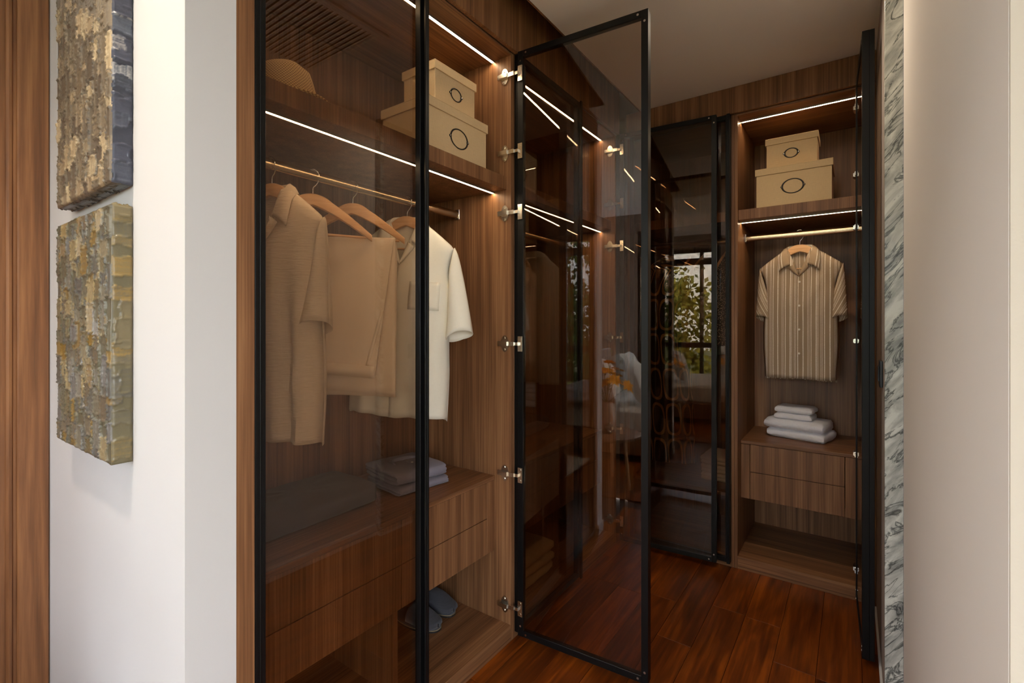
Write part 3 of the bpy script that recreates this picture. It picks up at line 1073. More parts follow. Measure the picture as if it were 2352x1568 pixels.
    def spl(pts, m):
        out = []
        for q in range(m):
            t = q / (m - 1) * (len(pts) - 1)
            k = min(int(t), len(pts) - 2)
            f = t - k
            p0, p1, p2, p3 = pts[max(k - 1, 0)], pts[k], pts[k + 1], pts[min(k + 2, len(pts) - 1)]
            out.append(tuple(0.5 * (2 * b + (c - a) * f + (2 * a - 5 * b + 4 * c - d) * f * f + (3 * b - a - 3 * c + d) * f ** 3) for a, b, c, d in zip(p0, p1, p2, p3)))
        return out
    kx = nk / 0.060
    si, so = spl(inner, 19), spl(outer, 19)
    rows_c, uvs = [], []
    stand = [(p[0] * 0.94, p[1] * 0.86 + (0.004 if k > 9 else 0), p[2] - 0.024) for k, p in enumerate(si)]
    for lay in (stand, si, [tuple(a * 0.5 + b * 0.5 + c for a, b, c in zip(p, q, (0, -0.004 if k > 8 else 0.003, 0.006))) for k, (p, q) in enumerate(zip(si, so))], so):
        half = [(p[0] * kx, p[1], z0 + p[2]) for p in lay]
        rows_c.append([(-p[0], p[1], p[2]) for p in half[::-1]] + half[1:])
        uvs.append([(0.012 * len(rows_c), k * 0.01) for k in range(len(rows_c[-1]))])
    MB().grid(rows_c, uv=uvs).build('collar', mat, r, smooth=True, solid=0.0018, recalc=False)
    # lapels folded outwards along the opening
    for sx in (-1, 1):
        P, UV = [], []
        for i in range(10):
            t = i / 9
            q = 0.085 + (vz - 0.085) * t
            xi = max(nk * (1 - (q / vz) ** 0.85), -0.004) if q < vz else -0.004
            wv = 0.036 * (1 - t) ** 0.8 * (0.35 + 0.65 * min(1, t / 0.12))
            row, ur = [], []
            for j in range(4):
                u = j / 3
                x = xi + wv * u
                a = xo(q)
                y = -ydepth(x / a, q) - 0.004 - 0.006 * math.sin(PI * u) - 0.003 * (1 - u)
                row.append((sx * x, y, z0 - q - 0.010 * u * (1 - t)))
                ur.append((0.02 * u, t * 0.1))
            P.append(row)
            UV.append(ur)
        MB().grid(P, uv=UV).build('lapel', mat, r, smooth=True, solid=0.0016, recalc=False)
    for b in range(buttons):
        q = vz + 0.03 + b * (L - vz - 0.16) / max(1, buttons - 1)
        y = -ydepth(0.0, q) + fold_y(0.0, q, 0) - 0.0045
        bt = MB().lathe([(0.0052, 0.0), (0.0056, 0.001), (0.0048, 0.002), (0.0030, 0.0014)], 12)
        bt.xf(Matrix.Translation((0.004, y + 0.002, z0 - q)) @ Matrix.Rotation(PI / 2, 4, 'X'))
        bt.build('button', M['button'], r, smooth=True)
    if pocket:
        P = []
        for i in range(8):
            q = 0.235 + 0.105 * i / 7
            P.append([(x, -ydepth(x / xo(q), q) + fold_y(x, q, 0) * (1 - (x / xo(q)) ** 4) - 0.0035, z0 - q) for x in (0.050 + 0.118 * j / 9 for j in range(10))])
        MB().grid(P).build('pocket', mat, r, smooth=True, solid=0.0018, recalc=False)
    return r

RZ = 1.72
XR = -0.306
CREAM = ((XR, -0.272, RZ), math.radians(22), math.radians(3))
make_hanger('wooden hanger inside the cream shirt on the near rail', *CREAM)
make_shirt('cream short sleeved shirt with chest pocket on the near rail', *CREAM, M['cream'], nk=0.060, sh=0.202, sd=0.104, bw=0.198, L=0.745, vz=0.170, cuff=0.315, cuff_out=0.290, depth=0.056, fold=0.009, seed=3, pocket=True, cuff_open=0.042, buttons=0)
BEIGE = ((XR, -0.806, RZ), math.radians(16), 0.0)
make_hanger('wooden hanger inside the beige crinkled shirt, leftmost on the near rail', *BEIGE)
make_shirt('beige crinkled short sleeved shirt hanging leftmost on the near rail', *BEIGE, M['beige_crinkle'], nk=0.062, sh=0.194, sd=0.098, bw=0.184, L=0.725, vz=0.195, cuff=0.300, cuff_out=0.216, depth=0.066, fold=0.030, seed=9, cuff_open=0.046, buttons=3)
TROU = ((XR, -0.520, RZ), math.radians(33), math.radians(1.5))
make_hanger('wooden hanger carrying the folded tan trousers', *TROU)
make_hanger('wooden hanger turned edge on behind the beige crinkled shirt', (XR, -0.668, RZ), math.radians(64), 0.0)
STRI = ((0.866, YB - CF + 0.245, RZ), math.radians(-3), 0.0)
make_hanger('wooden hanger inside the striped shirt on the back rail', *STRI)
make_shirt('taupe shirt with thin white stripes hanging in the back wardrobe', *STRI, M['stripes'], nk=0.056, sh=0.188, sd=0.096, bw=0.162, L=0.680, vz=0.150, cuff=0.270, cuff_out=0.208, depth=0.042, fold=0.007, seed=5, cuff_open=0.030, buttons=4)

# ------------------------------------------------------------------ trousers
def make_trousers():
    r = thing('trousers', 'tan trousers folded over a wooden hanger between the two shirts', 'trousers', TROU[0], 0, None, rot=(0, TROU[2], TROU[1]))
    zb_ = -0.1795
    def sheet(xl0, xr0, xl1, xr1, drop, sy, y0, flare, nz=26, nx=26):
        P = []
        for i in range(-4, nz):
            if i < 0:
                a = PI / 2 * (i + 4) / 4
                q, yy, zz = 0, 0.0, zb_ + 0.006 * math.cos(a) - 0.006
                yy = 0.003 + sy * 0.006 * math.sin(a)
                t = 0
            else:
                t = (i + 1) / nz
                yy = 0.003 + sy * (0.006 + flare * t)
                zz = zb_ - 0.006 - drop * t
            row = []
            for j in range(nx):
                u = j / (nx - 1)
                xl, xr = xl0 + (xl1 - xl0) * t, xr0 + (xr1 - xr0) * t
                x = xl + (xr - xl) * u
                w = t * (0.005 * math.sin(22 * x + 1) + 0.003 * math.sin(51 * x + 3 * t))
                row.append((x, yy + y0 + w, zz - (0.012 * t * (u - 0.5) if sy < 0 else 0)))
            P.append(row)
        return P
    MB().grid(sheet(-0.150, 0.156, -0.145, 0.166, 0.535, 1, 0, 0.004)).build('trouser_leg', M['tan_trouser'], r, smooth=True, solid=0.004, recalc=False)
    MB().grid(sheet(-0.152, 0.154, -0.110, 0.172, 0.520, -1, -0.002, 0.005)).build('trouser_leg', M['tan_trouser'], r, smooth=True, solid=0.004, recalc=False)
    fr_ = MB().grid(sheet(-0.154, 0.150, -0.120, 0.104, 0.452, -1, -0.006, 0.022))
    fr_.build('trouser_front', M['tan_trouser'], r, smooth=True, solid=0.005, recalc=False)
    # waistband along the bottom of the front fold
    P = []
    for i in range(3):
        row = []
        for j in range(18):
            u = j / 17
            x = -0.122 + 0.226 * u
            row.append((x, -0.036 + 0.005 * math.sin(22 * x + 1) - 0.003 * (i == 1), zb_ - 0.452 - 0.020 * (i - 1) + 0.004 - 0.012 * (u - 0.5)))
        P.append(row)
    MB().grid(P).build('waistband', M['tan_trouser'], r, smooth=True, solid=0.007, recalc=False)
    P = []
    for i in range(8):
        t = i / 7
        x = 0.116 - 0.045 * t
        tt = (0.24 + 0.19 * t) / 0.452
        y = 0.003 - 0.006 - 0.022 * tt - 0.006 - 0.004 + tt * (0.005 * math.sin(22 * x + 1) + 0.003 * math.sin(51 * x + 3 * tt))
        P.append([(x, y, zb_ - 0.006 - 0.452 * tt), (x + 0.012, y - 0.0005, zb_ - 0.006 - 0.452 * tt + 0.004)])
    MB().grid(P).build('pocket_welt', M['tan_trouser'], r, smooth=True, solid=0.003, recalc=False)
    return r
make_trousers()

# ------------------------------------------------------------------ folded cloth
def folded(w, d, h, layers=3, puff=0.004, seed=0, rough=0.0015, front_round=True):
    """soft folded cloth lying on z=0, front edge towards -y, centred in x"""
    g = random.Random(seed)
    ph = [g.uniform(0, 6.28) for _ in range(6)]
    NZ = 4 * layers + 1
    nx, ny = 14, 10
    outline = []
    for k in range(nx):
        outline.append((-0.5 + k / nx, -0.5))
    for k in range(ny):
        outline.append((0.5, -0.5 + k / ny))
    for k in range(nx):
        outline.append((0.5 - k / nx, 0.5))
    for k in range(ny):
        outline.append((-0.5, 0.5 - k / ny))
    def ringpt(u, v, ins_f, ins_s, z):
        cx = u * (w - 2 * ins_s)
        y0, y1 = -d / 2 + ins_f, d / 2 - ins_s * 0.5
        cy = (y0 + y1) / 2 + v * (y1 - y0)
        # soften the corners
        c = min(1.0, max(0.0, (abs(u) + abs(v) - 0.86) / 0.14))
        cx *= 1 - 0.035 * c
        cy *= 1 - 0.035 * c
        return (cx + rough * math.sin(60 * cy + ph[0] + 90 * z), cy + rough * math.sin(55 * cx + ph[1] + 70 * z), z)
    rings = []
    for i in range(NZ):
        t = i / (NZ - 1)
        z = h * t
        gr = abs(math.sin(PI * t * layers))
        ins_s = 0.005 * (1 - gr ** 0.5) + 0.002 * math.sin(3 * t + ph[2])
        ins_f = h * 0.42 * (1 - math.sqrt(max(0, 1 - (2 * t - 1) ** 2))) if front_round else 0.004 * (1 - gr ** 0.5)
        edge = 0.004 * ((2 * abs(t - 0.5)) ** 8)
        rings.append([ringpt(u, v, ins_f + edge, ins_s + edge, z) for u, v in outline])
    def inset(ring, f, dz):
        cy = sum(p[1] for p in ring) / len(ring)
        return [(p[0] * f, cy + (p[1] - cy) * f, p[2] + dz * (1 + 0.3 * math.sin(40 * p[0] + ph[3]) + 0.3 * math.sin(37 * p[1] + ph[4]))) for p in ring]
    top = rings[-1]
    rings += [inset(top, 0.93, puff * 0.6), inset(top, 0.6, puff), inset(top, 0.25, puff)]
    m = MB().grid(rings, cv=True)
    m.cap(rings[0][::-1])
    m.cap(rings[-1])
    return m

ZW = 0.6255
# dark folded blanket and blue grey shirts in the near wardrobe (front towards +X)
bl = thing('folded_blanket', 'charcoal folded wool blanket lying left on the near drawers', 'blanket', (-0.365, -0.672, ZW), PI / 2 + math.radians(1))
folded(0.43, 0.25, 0.074, 2, 0.006, 4).build('blanket_fold', M['charcoal'], bl, smooth=True)
def folded_shirt(label, loc, rz, h, seed):
    s = thing('folded_shirt', label, 'shirt', loc, rz)
    folded(0.232, 0.235, h, 3, 0.003, seed, 0.002).build('folded_body', M['bluegrey'], s, smooth=True)
    return s
folded_shirt('blue grey folded shirt at the bottom of the pair on the drawers', (-0.325, -0.250, ZW), PI / 2 - math.radians(8), 0.030, 5)
s2 = folded_shirt('blue grey folded shirt with collar, on top of the pair', (-0.330, -0.254, ZW + 0.0345), PI / 2 - math.radians(10), 0.044, 8)
col = MB()
P = []
for i in range(3):
    P.append([(0.055 * math.sin(a), 0.030 + 0.034 * math.cos(a) - 0.014 * i, 0.051 + 0.007 * (1 - abs(i - 1)) - 0.003 * i) for a in (math.radians(-110 + 220 * k / 16) for k in range(17))])
col.grid(P).build('folded_collar', M['bluegrey'], s2, smooth=True, solid=0.002, recalc=False)
MB().box(-0.001, 0.001, -0.11, 0.0, 0.0485, 0.0500).build('placket', M['bluegrey'], s2)
for yy in (-0.03, -0.075):
    MB().lathe([(0.0045, 0.050), (0.0045, 0.0515), (0.003, 0.0518)], 10, (0.006, yy)).build('button', M['button'], s2)
MB().box(-0.012, 0.012, 0.048, 0.058, 0.0505, 0.0515).build('neck_tag', M['tag'], s2)

# slippers
def slipper(label, loc, rz, flip):
    s = thing('slipper', label, 'slipper', loc, rz)
    n = 40
    def outline(k, sc=1.0):
        a = 2 * PI * k / n
        c, si = math.cos(a), math.sin(a)
        y = -0.125 * c
        wv = 0.046 + 0.004 * c - 0.006 * math.cos(2 * a)
        x = wv * math.copysign(abs(si) ** 0.75, si) + flip * 0.005 * (1 - c)
        return (x * sc, y * (1 - (1 - sc) * 0.4))
    o = [outline(k) for k in range(n)]
    MB().prism(o, 'z', 0.0, 0.007).build('sole', M['rubber'], s)
    o2 = [outline(k, 1.0) for k in range(n)]
    MB().prism(o2, 'z', 0.0071, 0.010).build('welt', M['solewelt'], s)
    o3 = [outline(k, 0.98) for k in range(n)]
    MB().prism(o3, 'z', 0.0101, 0.017).build('insole', M['slipper'], s, smooth=False)
    P = []
    for i in range(15):
        t = i / 14
        y = -0.122 + 0.135 * t
        wv = 0.045 * (1 - (max(0, (0.30 - t)) / 0.30) ** 2.6) ** 0.5 if t < 0.30 else 0.045
        wv = max(wv, 0.004)
        hgt = 0.020 + 0.036 * smooth01(t / 0.75)
        P.append([(flip * 0.004 + wv * math.cos(a) * 1.0, y, 0.0175 + (hgt - 0.004) * math.sin(a) ** 0.75) for a in (PI * k / 14 for k in range(15))])
    MB().grid(P).build('upper', M['slipper'], s, smooth=True, solid=0.004, recalc=False)
    return s
slipper('slate grey slipper nearer the right side panel', (-0.375, -0.066, Z_BASE + 0.0005), PI / 2 - math.radians(2), 1)
slipper('slate grey slipper nearer the divider, left one of the pair', (-0.355, -0.178, Z_BASE + 0.0005), PI / 2 + math.radians(2), -1)

# sand coloured blankets in the second unit
for k in range(3):
    b = thing('folded_throw', ['sand coloured folded throw at the bottom of the floor level pile', 'sand coloured folded throw in the middle of the floor level pile', 'sand coloured folded throw on top of the floor level pile'][k], 'blanket', (-0.235, 0.325 + 0.006 * k, Z_BASE + 0.0005 + 0.047 * k), PI / 2 + math.radians((1, -2, 1)[k]), 'sand throws in the second wardrobe')
    folded(0.36, 0.26, 0.044, 2, 0.002, 20 + k).build('throw_fold', M['sand_towel'], b, smooth=True)

# white towels in the back wardrobe
tw = [(0.285, 0.200, 0.047, 0.862, 1.505, -15, 0, 'large white towel at the bottom of the towel stack'),
      (0.290, 0.205, 0.050, 0.850, 1.500, -12, 0.0505, 'large white towel second from the bottom of the towel stack'),
      (0.182, 0.150, 0.029, 0.838, 1.492, -7, 0.104, 'small white towel under the topmost of the towel stack'),
      (0.180, 0.150, 0.031, 0.840, 1.497, -8, 0.1365, 'small white towel topmost of the towel stack')]
for w_, d_, h_, x_, y_, a_, z_, lb in tw:
    b = thing('folded_towel', lb, 'towel', (x_, y_, ZW + z_), math.radians(a_), 'white towels on the back drawers')
    folded(w_, d_, h_, 1, 0.0025, int(z_ * 999)).build('towel_fold', M['white_towel'], b, smooth=True)

# linen pile on the low shelf of the corner wardrobe
for k in range(3):
    b = thing('folded_linen', ['pale folded linen lowest of the pile behind dark glass', 'pale folded linen in the middle of the pile behind dark glass', 'pale folded linen topmost of the pile behind dark glass'][k], 'linen', (0.472, 1.455, 0.3525 + 0.0455 * k), math.radians((0, 1, -1)[k]), 'linen pile behind dark glass')
    folded(0.190, 0.24, 0.0425, 2, 0.002, 30 + k, front_round=False).build('linen_fold', M['pale_linen'], b, smooth=True)

# ------------------------------------------------------------------ garments in the corner wardrobe
def tube_garment(r, name, mat, rows, depth, fold, seed, n=44):
    """rows: (z, half width)"""
    g = random.Random(seed)
    ph = [g.uniform(0, 6.28) for _ in range(4)]
    P, UV = [], []
    N = len(rows)
    for i, (z, w) in enumerate(rows):
        t = i / (N - 1)
        d = depth * (0.35 + 0.65 * smooth01(t * 2.5))
        row, ur = [], []
        for k in range(n + 1):
            a = 2 * PI * k / n
            ca, sa = math.cos(a), math.sin(a)
            f = 1 + fold * smooth01(t * 1.4) * (math.sin(7 * a + ph[0]) + 0.6 * math.sin(11 * a + ph[1] + 2 * t))
            row.append((w * ca * (1 + 0.25 * (f - 1)), -d * sa * f, z))
            ur.append((a / (2 * PI) * 4 * w, -z))
        P.append(row)
        UV.append(ur)
    return MB().grid(P, uv=UV).build(name, mat, r, smooth=True, solid=0.0015, recalc=False)

def interp(pts, n):
    out = []
    for i in range(n):
        t = i / (n - 1) * (len(pts) - 1)
        k = min(int(t), len(pts) - 2)
        f = smooth01(t - k) * 0.5 + (t - k) * 0.5
        out.append(tuple(a + (b - a) * f for a, b in zip(pts[k], pts[k + 1])))
    return out
YRC = YB - CF + 0.27
make_hanger('wooden hanger carrying the black printed dress', (0.175, YRC, RZ), math.radians(14))
r = thing('dress', 'black dress with tan interlocking print behind dark glass', 'dress', (0.175, YRC, RZ), math.radians(14))
tube_garment(r, 'dress_body', M['ogee'], interp([(-0.075, 0.045), (-0.150, 0.150), (-0.24, 0.125), (-0.42, 0.110), (-0.75, 0.125), (-1.05, 0.140), (-1.31, 0.148)], 40), 0.055, 0.16, 3)
for xg, yaw, mat, nm, lb, rows in (
    (0.330, 80, 'brown_cloth', 'long_tunic', 'plain rust brown tunic hanging sideways behind dark glass', [(-0.075, 0.045), (-0.17, 0.165), (-0.35, 0.160), (-0.70, 0.165)]),
    (0.405, 74, 'olive_cloth', 'jacket', 'plain olive jacket hanging sideways behind dark glass', [(-0.075, 0.045), (-0.17, 0.170), (-0.35, 0.175), (-0.66, 0.170)]),
    (0.515, 80, 'speckle', 'blouse', 'dark speckled blouse hanging sideways near the post', [(-0.075, 0.045), (-0.17, 0.165), (-0.35, 0.160), (-0.60, 0.160)])):
    make_hanger('wooden hanger carrying the ' + ' '.join(lb.split()[:3]), (xg, YRC, RZ), math.radians(yaw))
    g_ = thing(nm, lb, nm.replace('long_', ''), (xg, YRC, RZ), math.radians(yaw))
    tube_garment(g_, 'garment_body', M[mat], interp(rows, 24), 0.030, 0.14, int(xg * 100))

# ------------------------------------------------------------------ paintings
def stroke_field(nu, nv, su, sv, pal, seed, bw=(0.024, 0.060), bh=(0.030, 0.075), vert=0.8):
    """patches of palette-knife paint: colour and height on an nu x nv lattice of physical size su x sv"""
    g = np.random.RandomState(seed)
    U, V = np.meshgrid(np.linspace(0, su, nu), np.linspace(0, sv, nv), indexing='ij')
    colr = np.zeros((nu, nv, 3))
    colr[:] = pal[0]
    hgt = np.zeros((nu, nv))
    nst = int(2.6 * su * sv / (np.mean(bw) * np.mean(bh)))
    for k in range(nst):
        cu, cv = g.uniform(-0.01, su + 0.01), g.uniform(-0.01, sv + 0.01)
        if su > 0.1 and g.uniform() < 0.6:
            cu = (round(cu / 0.047) + 0.5) * 0.047 + g.uniform(-0.003, 0.003)
        w, h = g.uniform(*bw) / 2, g.uniform(*bh) / 2
        wob = 0.0025 * np.sin(180 * V + g.uniform(0, 6)) if True else 0
        mask = (np.abs(U - cu + wob) < w) & (np.abs(V - cv + 0.0025 * np.sin(160 * U + g.uniform(0, 6))) < h)
        if not mask.any():
            continue
        base = np.array(pal[g.choice(len(pal), p=WTS[len(pal)])])
        if g.uniform() < vert:
            s = np.sin(900 * U + g.uniform(0, 6)) * 0.5 + np.sin(430 * U + g.uniform(0, 6)) * 0.5 + 0.4 * g.normal(size=U.shape)
        else:
            s = np.sin(900 * V + g.uniform(0, 6)) * 0.5 + np.sin(430 * V + g.uniform(0, 6)) * 0.5 + 0.4 * g.normal(size=U.shape)
        other = np.array(pal[g.randint(len(pal))])
        mixv = np.clip(0.26 + 0.26 * s, 0, 0.75)[..., None]
        c = base * (1 - mixv) + other * mixv
        colr[mask] = c[mask]
        e = np.minimum(w - np.abs(U - cu + wob), h - np.abs(V - cv))
        ridge = np.exp(-(e / 0.0022) ** 2)
        top = g.uniform(0.0006, 0.0030) + 0.0034 * ridge + 0.00035 * s
        hgt[mask] = top[mask] + hgt[mask] * 0.25
    return colr, hgt
def wts(*a):
    a = np.array(a, float)
    return a / a.sum()
def C(r, g, b):
    return lin(r, g, b)[:3]
WTS = {5: wts(32, 24, 22, 14, 8), 6: wts(30, 25, 20, 11, 9, 5), 4: wts(46, 30, 18, 6)}

def make_painting(label, x0, x1, z0, z1, front_pal, side_pal, low_pal, seed):
    d = 0.040
    W, H = x1 - x0, z1 - z0
    r = thing('painting', label, 'painting', (x0, Y1 - 0.001, z0), 0.0, 'impasto paintings')
    MB().box(0.004, W - 0.004, -d + 0.006, 0, 0.004, H - 0.004).build('canvas_stretcher', M['white'], r)
    def face(name, nu, nv, su, sv, fn, pal, sd, **kw):
        colr, hgt = stroke_field(nu, nv, su, sv, pal, sd, **kw)
        us, vs = np.linspace(0, su, nu), np.linspace(0, sv, nv)
        # heights fall to zero on the rim so neighbouring faces meet
        eu = np.minimum(us, su - us)[:, None]
        ev = np.minimum(vs, sv - vs)[None, :]
        rim = np.clip(np.minimum(eu, ev) / 0.004, 0, 1)
        hgt = hgt * rim + (rim - 1) * 0.0015
        P = [[fn(us[i], vs[j], hgt[i, j]) for j in range(nv)] for i in range(nu)]
        o = MB().grid(P).build(name, M['paint'], r, smooth=False)
        at = o.data.color_attributes.new('paint', 'FLOAT_COLOR', 'POINT')
        dat = np.ones((nu * nv, 4), np.float32)
        dat[:, :3] = colr.reshape(-1, 3)
        at.data.foreach_set('color', dat.ravel())
        o.data.polygons.foreach_set('use_smooth', [True] * len(o.data.polygons))
        return o
    face('painted_front', 150, 200, W, H, lambda u, v, h: (u, -d - h, v), front_pal, seed)
    face('painted_edge', 16, 200, d, H, lambda u, v, h: (W + h, -d + u, v), side_pal, seed + 1, bw=(0.05, 0.1), bh=(0.02, 0.06), vert=0.1)
    face('painted_edge', 16, 200, d, H, lambda u, v, h: (-h, -u, v), side_pal, seed + 2, bw=(0.05, 0.1), bh=(0.02, 0.06), vert=0.1)
    face('painted_edge', 150, 16, W, d, lambda u, v, h: (u, -d + v, -h), low_pal, seed + 3, bw=(0.06, 0.14), bh=(0.02, 0.05), vert=0.1)
    face('painted_edge', 150, 16, W, d, lambda u, v, h: (u, -v, H + h), low_pal, seed + 4, bw=(0.06, 0.14), bh=(0.02, 0.05), vert=0.1)
    return r
taupe = [C(104, 93, 79), C(89, 79, 68), C(123, 110, 92), C(158, 137, 108), C(177, 158, 127)]
slate = [C(52, 55, 68), C(63, 66, 81), C(82, 88, 99), C(185, 181, 176)]
greyb = [C(88, 81, 74), C(71, 68, 66), C(110, 102, 93), C(49, 49, 54)]
olive = [C(95, 90, 73), C(90, 88, 84), C(115, 109, 94), C(126, 99, 47), C(154, 136, 99), C(149, 147, 146)]
ochre = [C(103, 95, 70), C(115, 104, 77), C(91, 88, 79), C(135, 111, 61)]
make_painting('upper painting, taupe knife strokes with slate blue edges on white wall', -0.735, -0.285, 1.571, 2.168, taupe, slate, greyb, 5)
make_painting('lower painting, olive and ochre knife strokes on white wall', -0.735, -0.285, 0.925, 1.522, olive, ochre, ochre, 41)

# ------------------------------------------------------------------ switch, ceiling grille, downlights
sw = thing('light_switch', 'dark light switch plate on the grey wall beside the marble', 'switch', (1.1795, 0.60, 1.07), 0)
MB().box(-0.010, 0, -0.040, 0.040, -0.046, 0.046).build('plate', M['switch'], sw, bevel=0.002)
MB().box(-0.0135, -0.010, -0.022, 0.022, -0.026, 0.026).build('rocker', M['switch'], sw, bevel=0.001)

vt = thing('ceiling_vent', 'white slatted air return grille in the closet ceiling', 'vent', (0.765, -0.55, ZC), 0)
fv = MB()
fv.box(-0.28, 0.28, -0.37, -0.33, -0.012, -0.0005).box(-0.28, 0.28, 0.33, 0.37, -0.012, -0.0005).box(-0.28, -0.24, -0.33, 0.33, -0.012, -0.0005).box(0.24, 0.28, -0.33, 0.33, -0.012, -0.0005)
fv.build('vent_frame', M['ceiling'], vt, bevel=0.001)
sl = None
for k in range(29):
    if sl is None:
        sl = MB().box(-0.2398, 0.2398, -0.0075, 0.0075, -0.010, -0.006).build('slat', M['ceiling'], vt)
        o = sl
    else:
        o = sl.copy()
        COL.objects.link(o)
    o.location.y = -0.315 + 0.0225 * k
    o.rotation_euler.x = math.radians(18)
MB().box(-0.239, 0.239, -0.329, 0.329, -0.0012, -0.0006).build('vent_backing', M['switch'], vt)

def downlight(loc, label, power, col=(1.0, 0.86, 0.70), spread=110):
    r = thing('downlight', label, 'downlight', loc, 0, 'recessed downlights')
    MB().lathe([(0.050, -0.004), (0.050, -0.0005), (0.036, -0.0005), (0.036, -0.004)], 24, cap=False).grid([[(0.050 * math.cos(2 * PI * k / 24), 0.050 * math.sin(2 * PI * k / 24), -0.004) for k in range(24)], [(0.036 * math.cos(2 * PI * k / 24), 0.036 * math.sin(2 * PI * k / 24), -0.004) for k in range(24)]], cv=True).build('trim_ring', M['ceiling'], r)
    l = bpy.data.lights.new('lamp', 'AREA')
    l.shape = 'DISK'
    l.size = 0.066
    l.energy = power
    l.color = col
    l.spread = math.radians(spread)
    lo = bpy.data.objects.new('lamp', l)
    COL.objects.link(lo)
    lo.parent = r
    lo.location = (0, 0, -0.003)
    return r
for k, (lx, ly, pw) in enumerate(((-0.15, -1.40, 0.45), (0.62, -2.2, 1.0), (-0.05, -1.72, 3.0), (1.9, -1.7, 1.0), (1.9, -3.2, 1.0), (0.3, -3.9, 1.0), (-1.8, -3.9, 1.0))):
    downlight((lx, ly, 2.76), ['recessed downlight close to the paintings', 'recessed downlight before the closet opening', 'added downlight above the vase table to light the flowers', 'recessed downlight right of the opening', 'recessed downlight above the bed foot', 'recessed downlight near the window', 'recessed downlight in the far bedroom corner'][k], DOWNLIGHT_W * pw)  # the vase table lamp is added to lift the mirrored flowers and pillows

downlight((0.78, 0.36, ZC), 'warm downlight added out of view to brighten the closet', 5.0, (1.0, 0.80, 0.58), 165)  # lamp added above the frame to lift the fascia, floor and ceiling

# ------------------------------------------------------------------ bedroom things mirrored in the glass doors, plus an added light bouncer
reflector = thing('reflector', 'unseen pale rug on the bedroom floor by the window', 'reflector', (1.85, -1.95, ZF), 0)  # pale slab added unseen to bounce daylight up to the closet ceiling
MB().box(-1.35, 1.4, -0.62, 0.75, 0.0005, 0.012).build('bounce_pile', M['pale_linen'], reflector, bevel=0.003)
bed = thing('bed', 'low bed with white linen seen mirrored in the glass doors', 'bed', (0.25, -3.45, ZF), 0)
MB().box(-1.05, 1.05, -0.80, 0.80, 0.06, 0.26).build('bed_base', M['wood_x'], bed, bevel=0.01)
MB().box(-1.0, 1.0, -0.78, 0.78, 0.26, 0.48).build('mattress', M['bedlinen'], bed, bevel=0.03)
MB().box(-1.12, -1.05, -0.85, 0.85, 0.0, 0.95).build('headboard', M['throw'], bed, bevel=0.01)
folded(1.62, 0.9, 0.05, 1, 0.006, 77).xf(Matrix.Translation((0.45, 0, 0.485)) @ Matrix.Rotation(PI / 2, 4, 'Z')).build('bed_throw', M['throw'], bed, smooth=True)
for sx in (-1, 1):
    for sy in (-1, 1):
        MB().box(sx * 0.95 - 0.03, sx * 0.95 + 0.03, sy * 0.7 - 0.03, sy * 0.7 + 0.03, 0, 0.06).build('leg', M['frame_dark'], bed)
def pillow(label, loc, rot, w, h, t, mat):
    n = 14
    for s in (1,):
        P = []
        for i in range(n):
            u = -1 + 2 * i / (n - 1)
            row = []
            for j in range(n):
                v = -1 + 2 * j / (n - 1)
                th = t * (max(0, (1 - u ** 4)) * max(0, (1 - v ** 4))) ** 0.6
                pinch = 1 - 0.08 * (1 - abs(u)) * abs(v) - 0.08 * (1 - abs(v)) * abs(u)
                row.append((u * w / 2 * pinch, th, v * h / 2 * pinch))
            P.append(row)
        m = MB().grid(P)
        m.grid([[(p[0], -p[1], p[2]) for p in q] for q in P])
    o = m.build('pillow', mat, None, smooth=True)
    o.location = loc
    o.rotation_euler = rot
    return tag(o, label, 'pillow', 'bed pillows')
for k, (px, py, pz, mt, rz_) in enumerate(((-0.42, -2.80, 0.72, 'bedlinen', 72), (-0.18, -3.02, 0.70, 'bedlinen', 78), (-0.50, -3.42, 0.72, 'throw', 90), (-0.50, -4.02, 0.72, 'bedlinen', 90))):
    pillow(['white pillow nearest the closet on the bed', 'white pillow second from the closet on the bed', 'grey pillow in the middle of the bed head', 'white pillow nearest the window on the bed'][k], (px, py, pz + ZF), (math.radians(-18), 0, math.radians(rz_)), 0.55, 0.42, 0.09, M[mt])

tb = thing('side_table', 'low round wooden table carrying the vase of flowers', 'table', (-0.19, -1.98, ZF), 0)
MB().lathe([(0.24, 0.38), (0.25, 0.385), (0.25, 0.405), (0.24, 0.41)], 40).build('table_top', M['wood_x'], tb)
for k in range(3):
    a = 2 * PI * k / 3 + 0.4
    MB().tube([(0.15 * math.cos(a), 0.15 * math.sin(a), 0.38), (0.20 * math.cos(a), 0.20 * math.sin(a), 0.0)], [0.014, 0.010], 10).build('leg', M['wood_hanger'], tb, smooth=True)
vz_ = ZF + 0.4105
vs = tag(MB().lathe([(0.045, 0.0), (0.070, 0.02), (0.078, 0.08), (0.074, 0.15), (0.055, 0.20), (0.040, 0.225), (0.044, 0.245), (0.038, 0.245), (0.034, 0.225), (0.045, 0.19)], 32).build('vase', M['ceramic'], smooth=True), 'tan ceramic vase standing on the low round table', 'vase')
vs.location = (-0.20, -1.96, vz_)
bq = thing('flower_bunch', 'bunch of orange and yellow flowers in the tan vase', 'flowers', (-0.20, -1.96, vz_ + 0.226), 0)
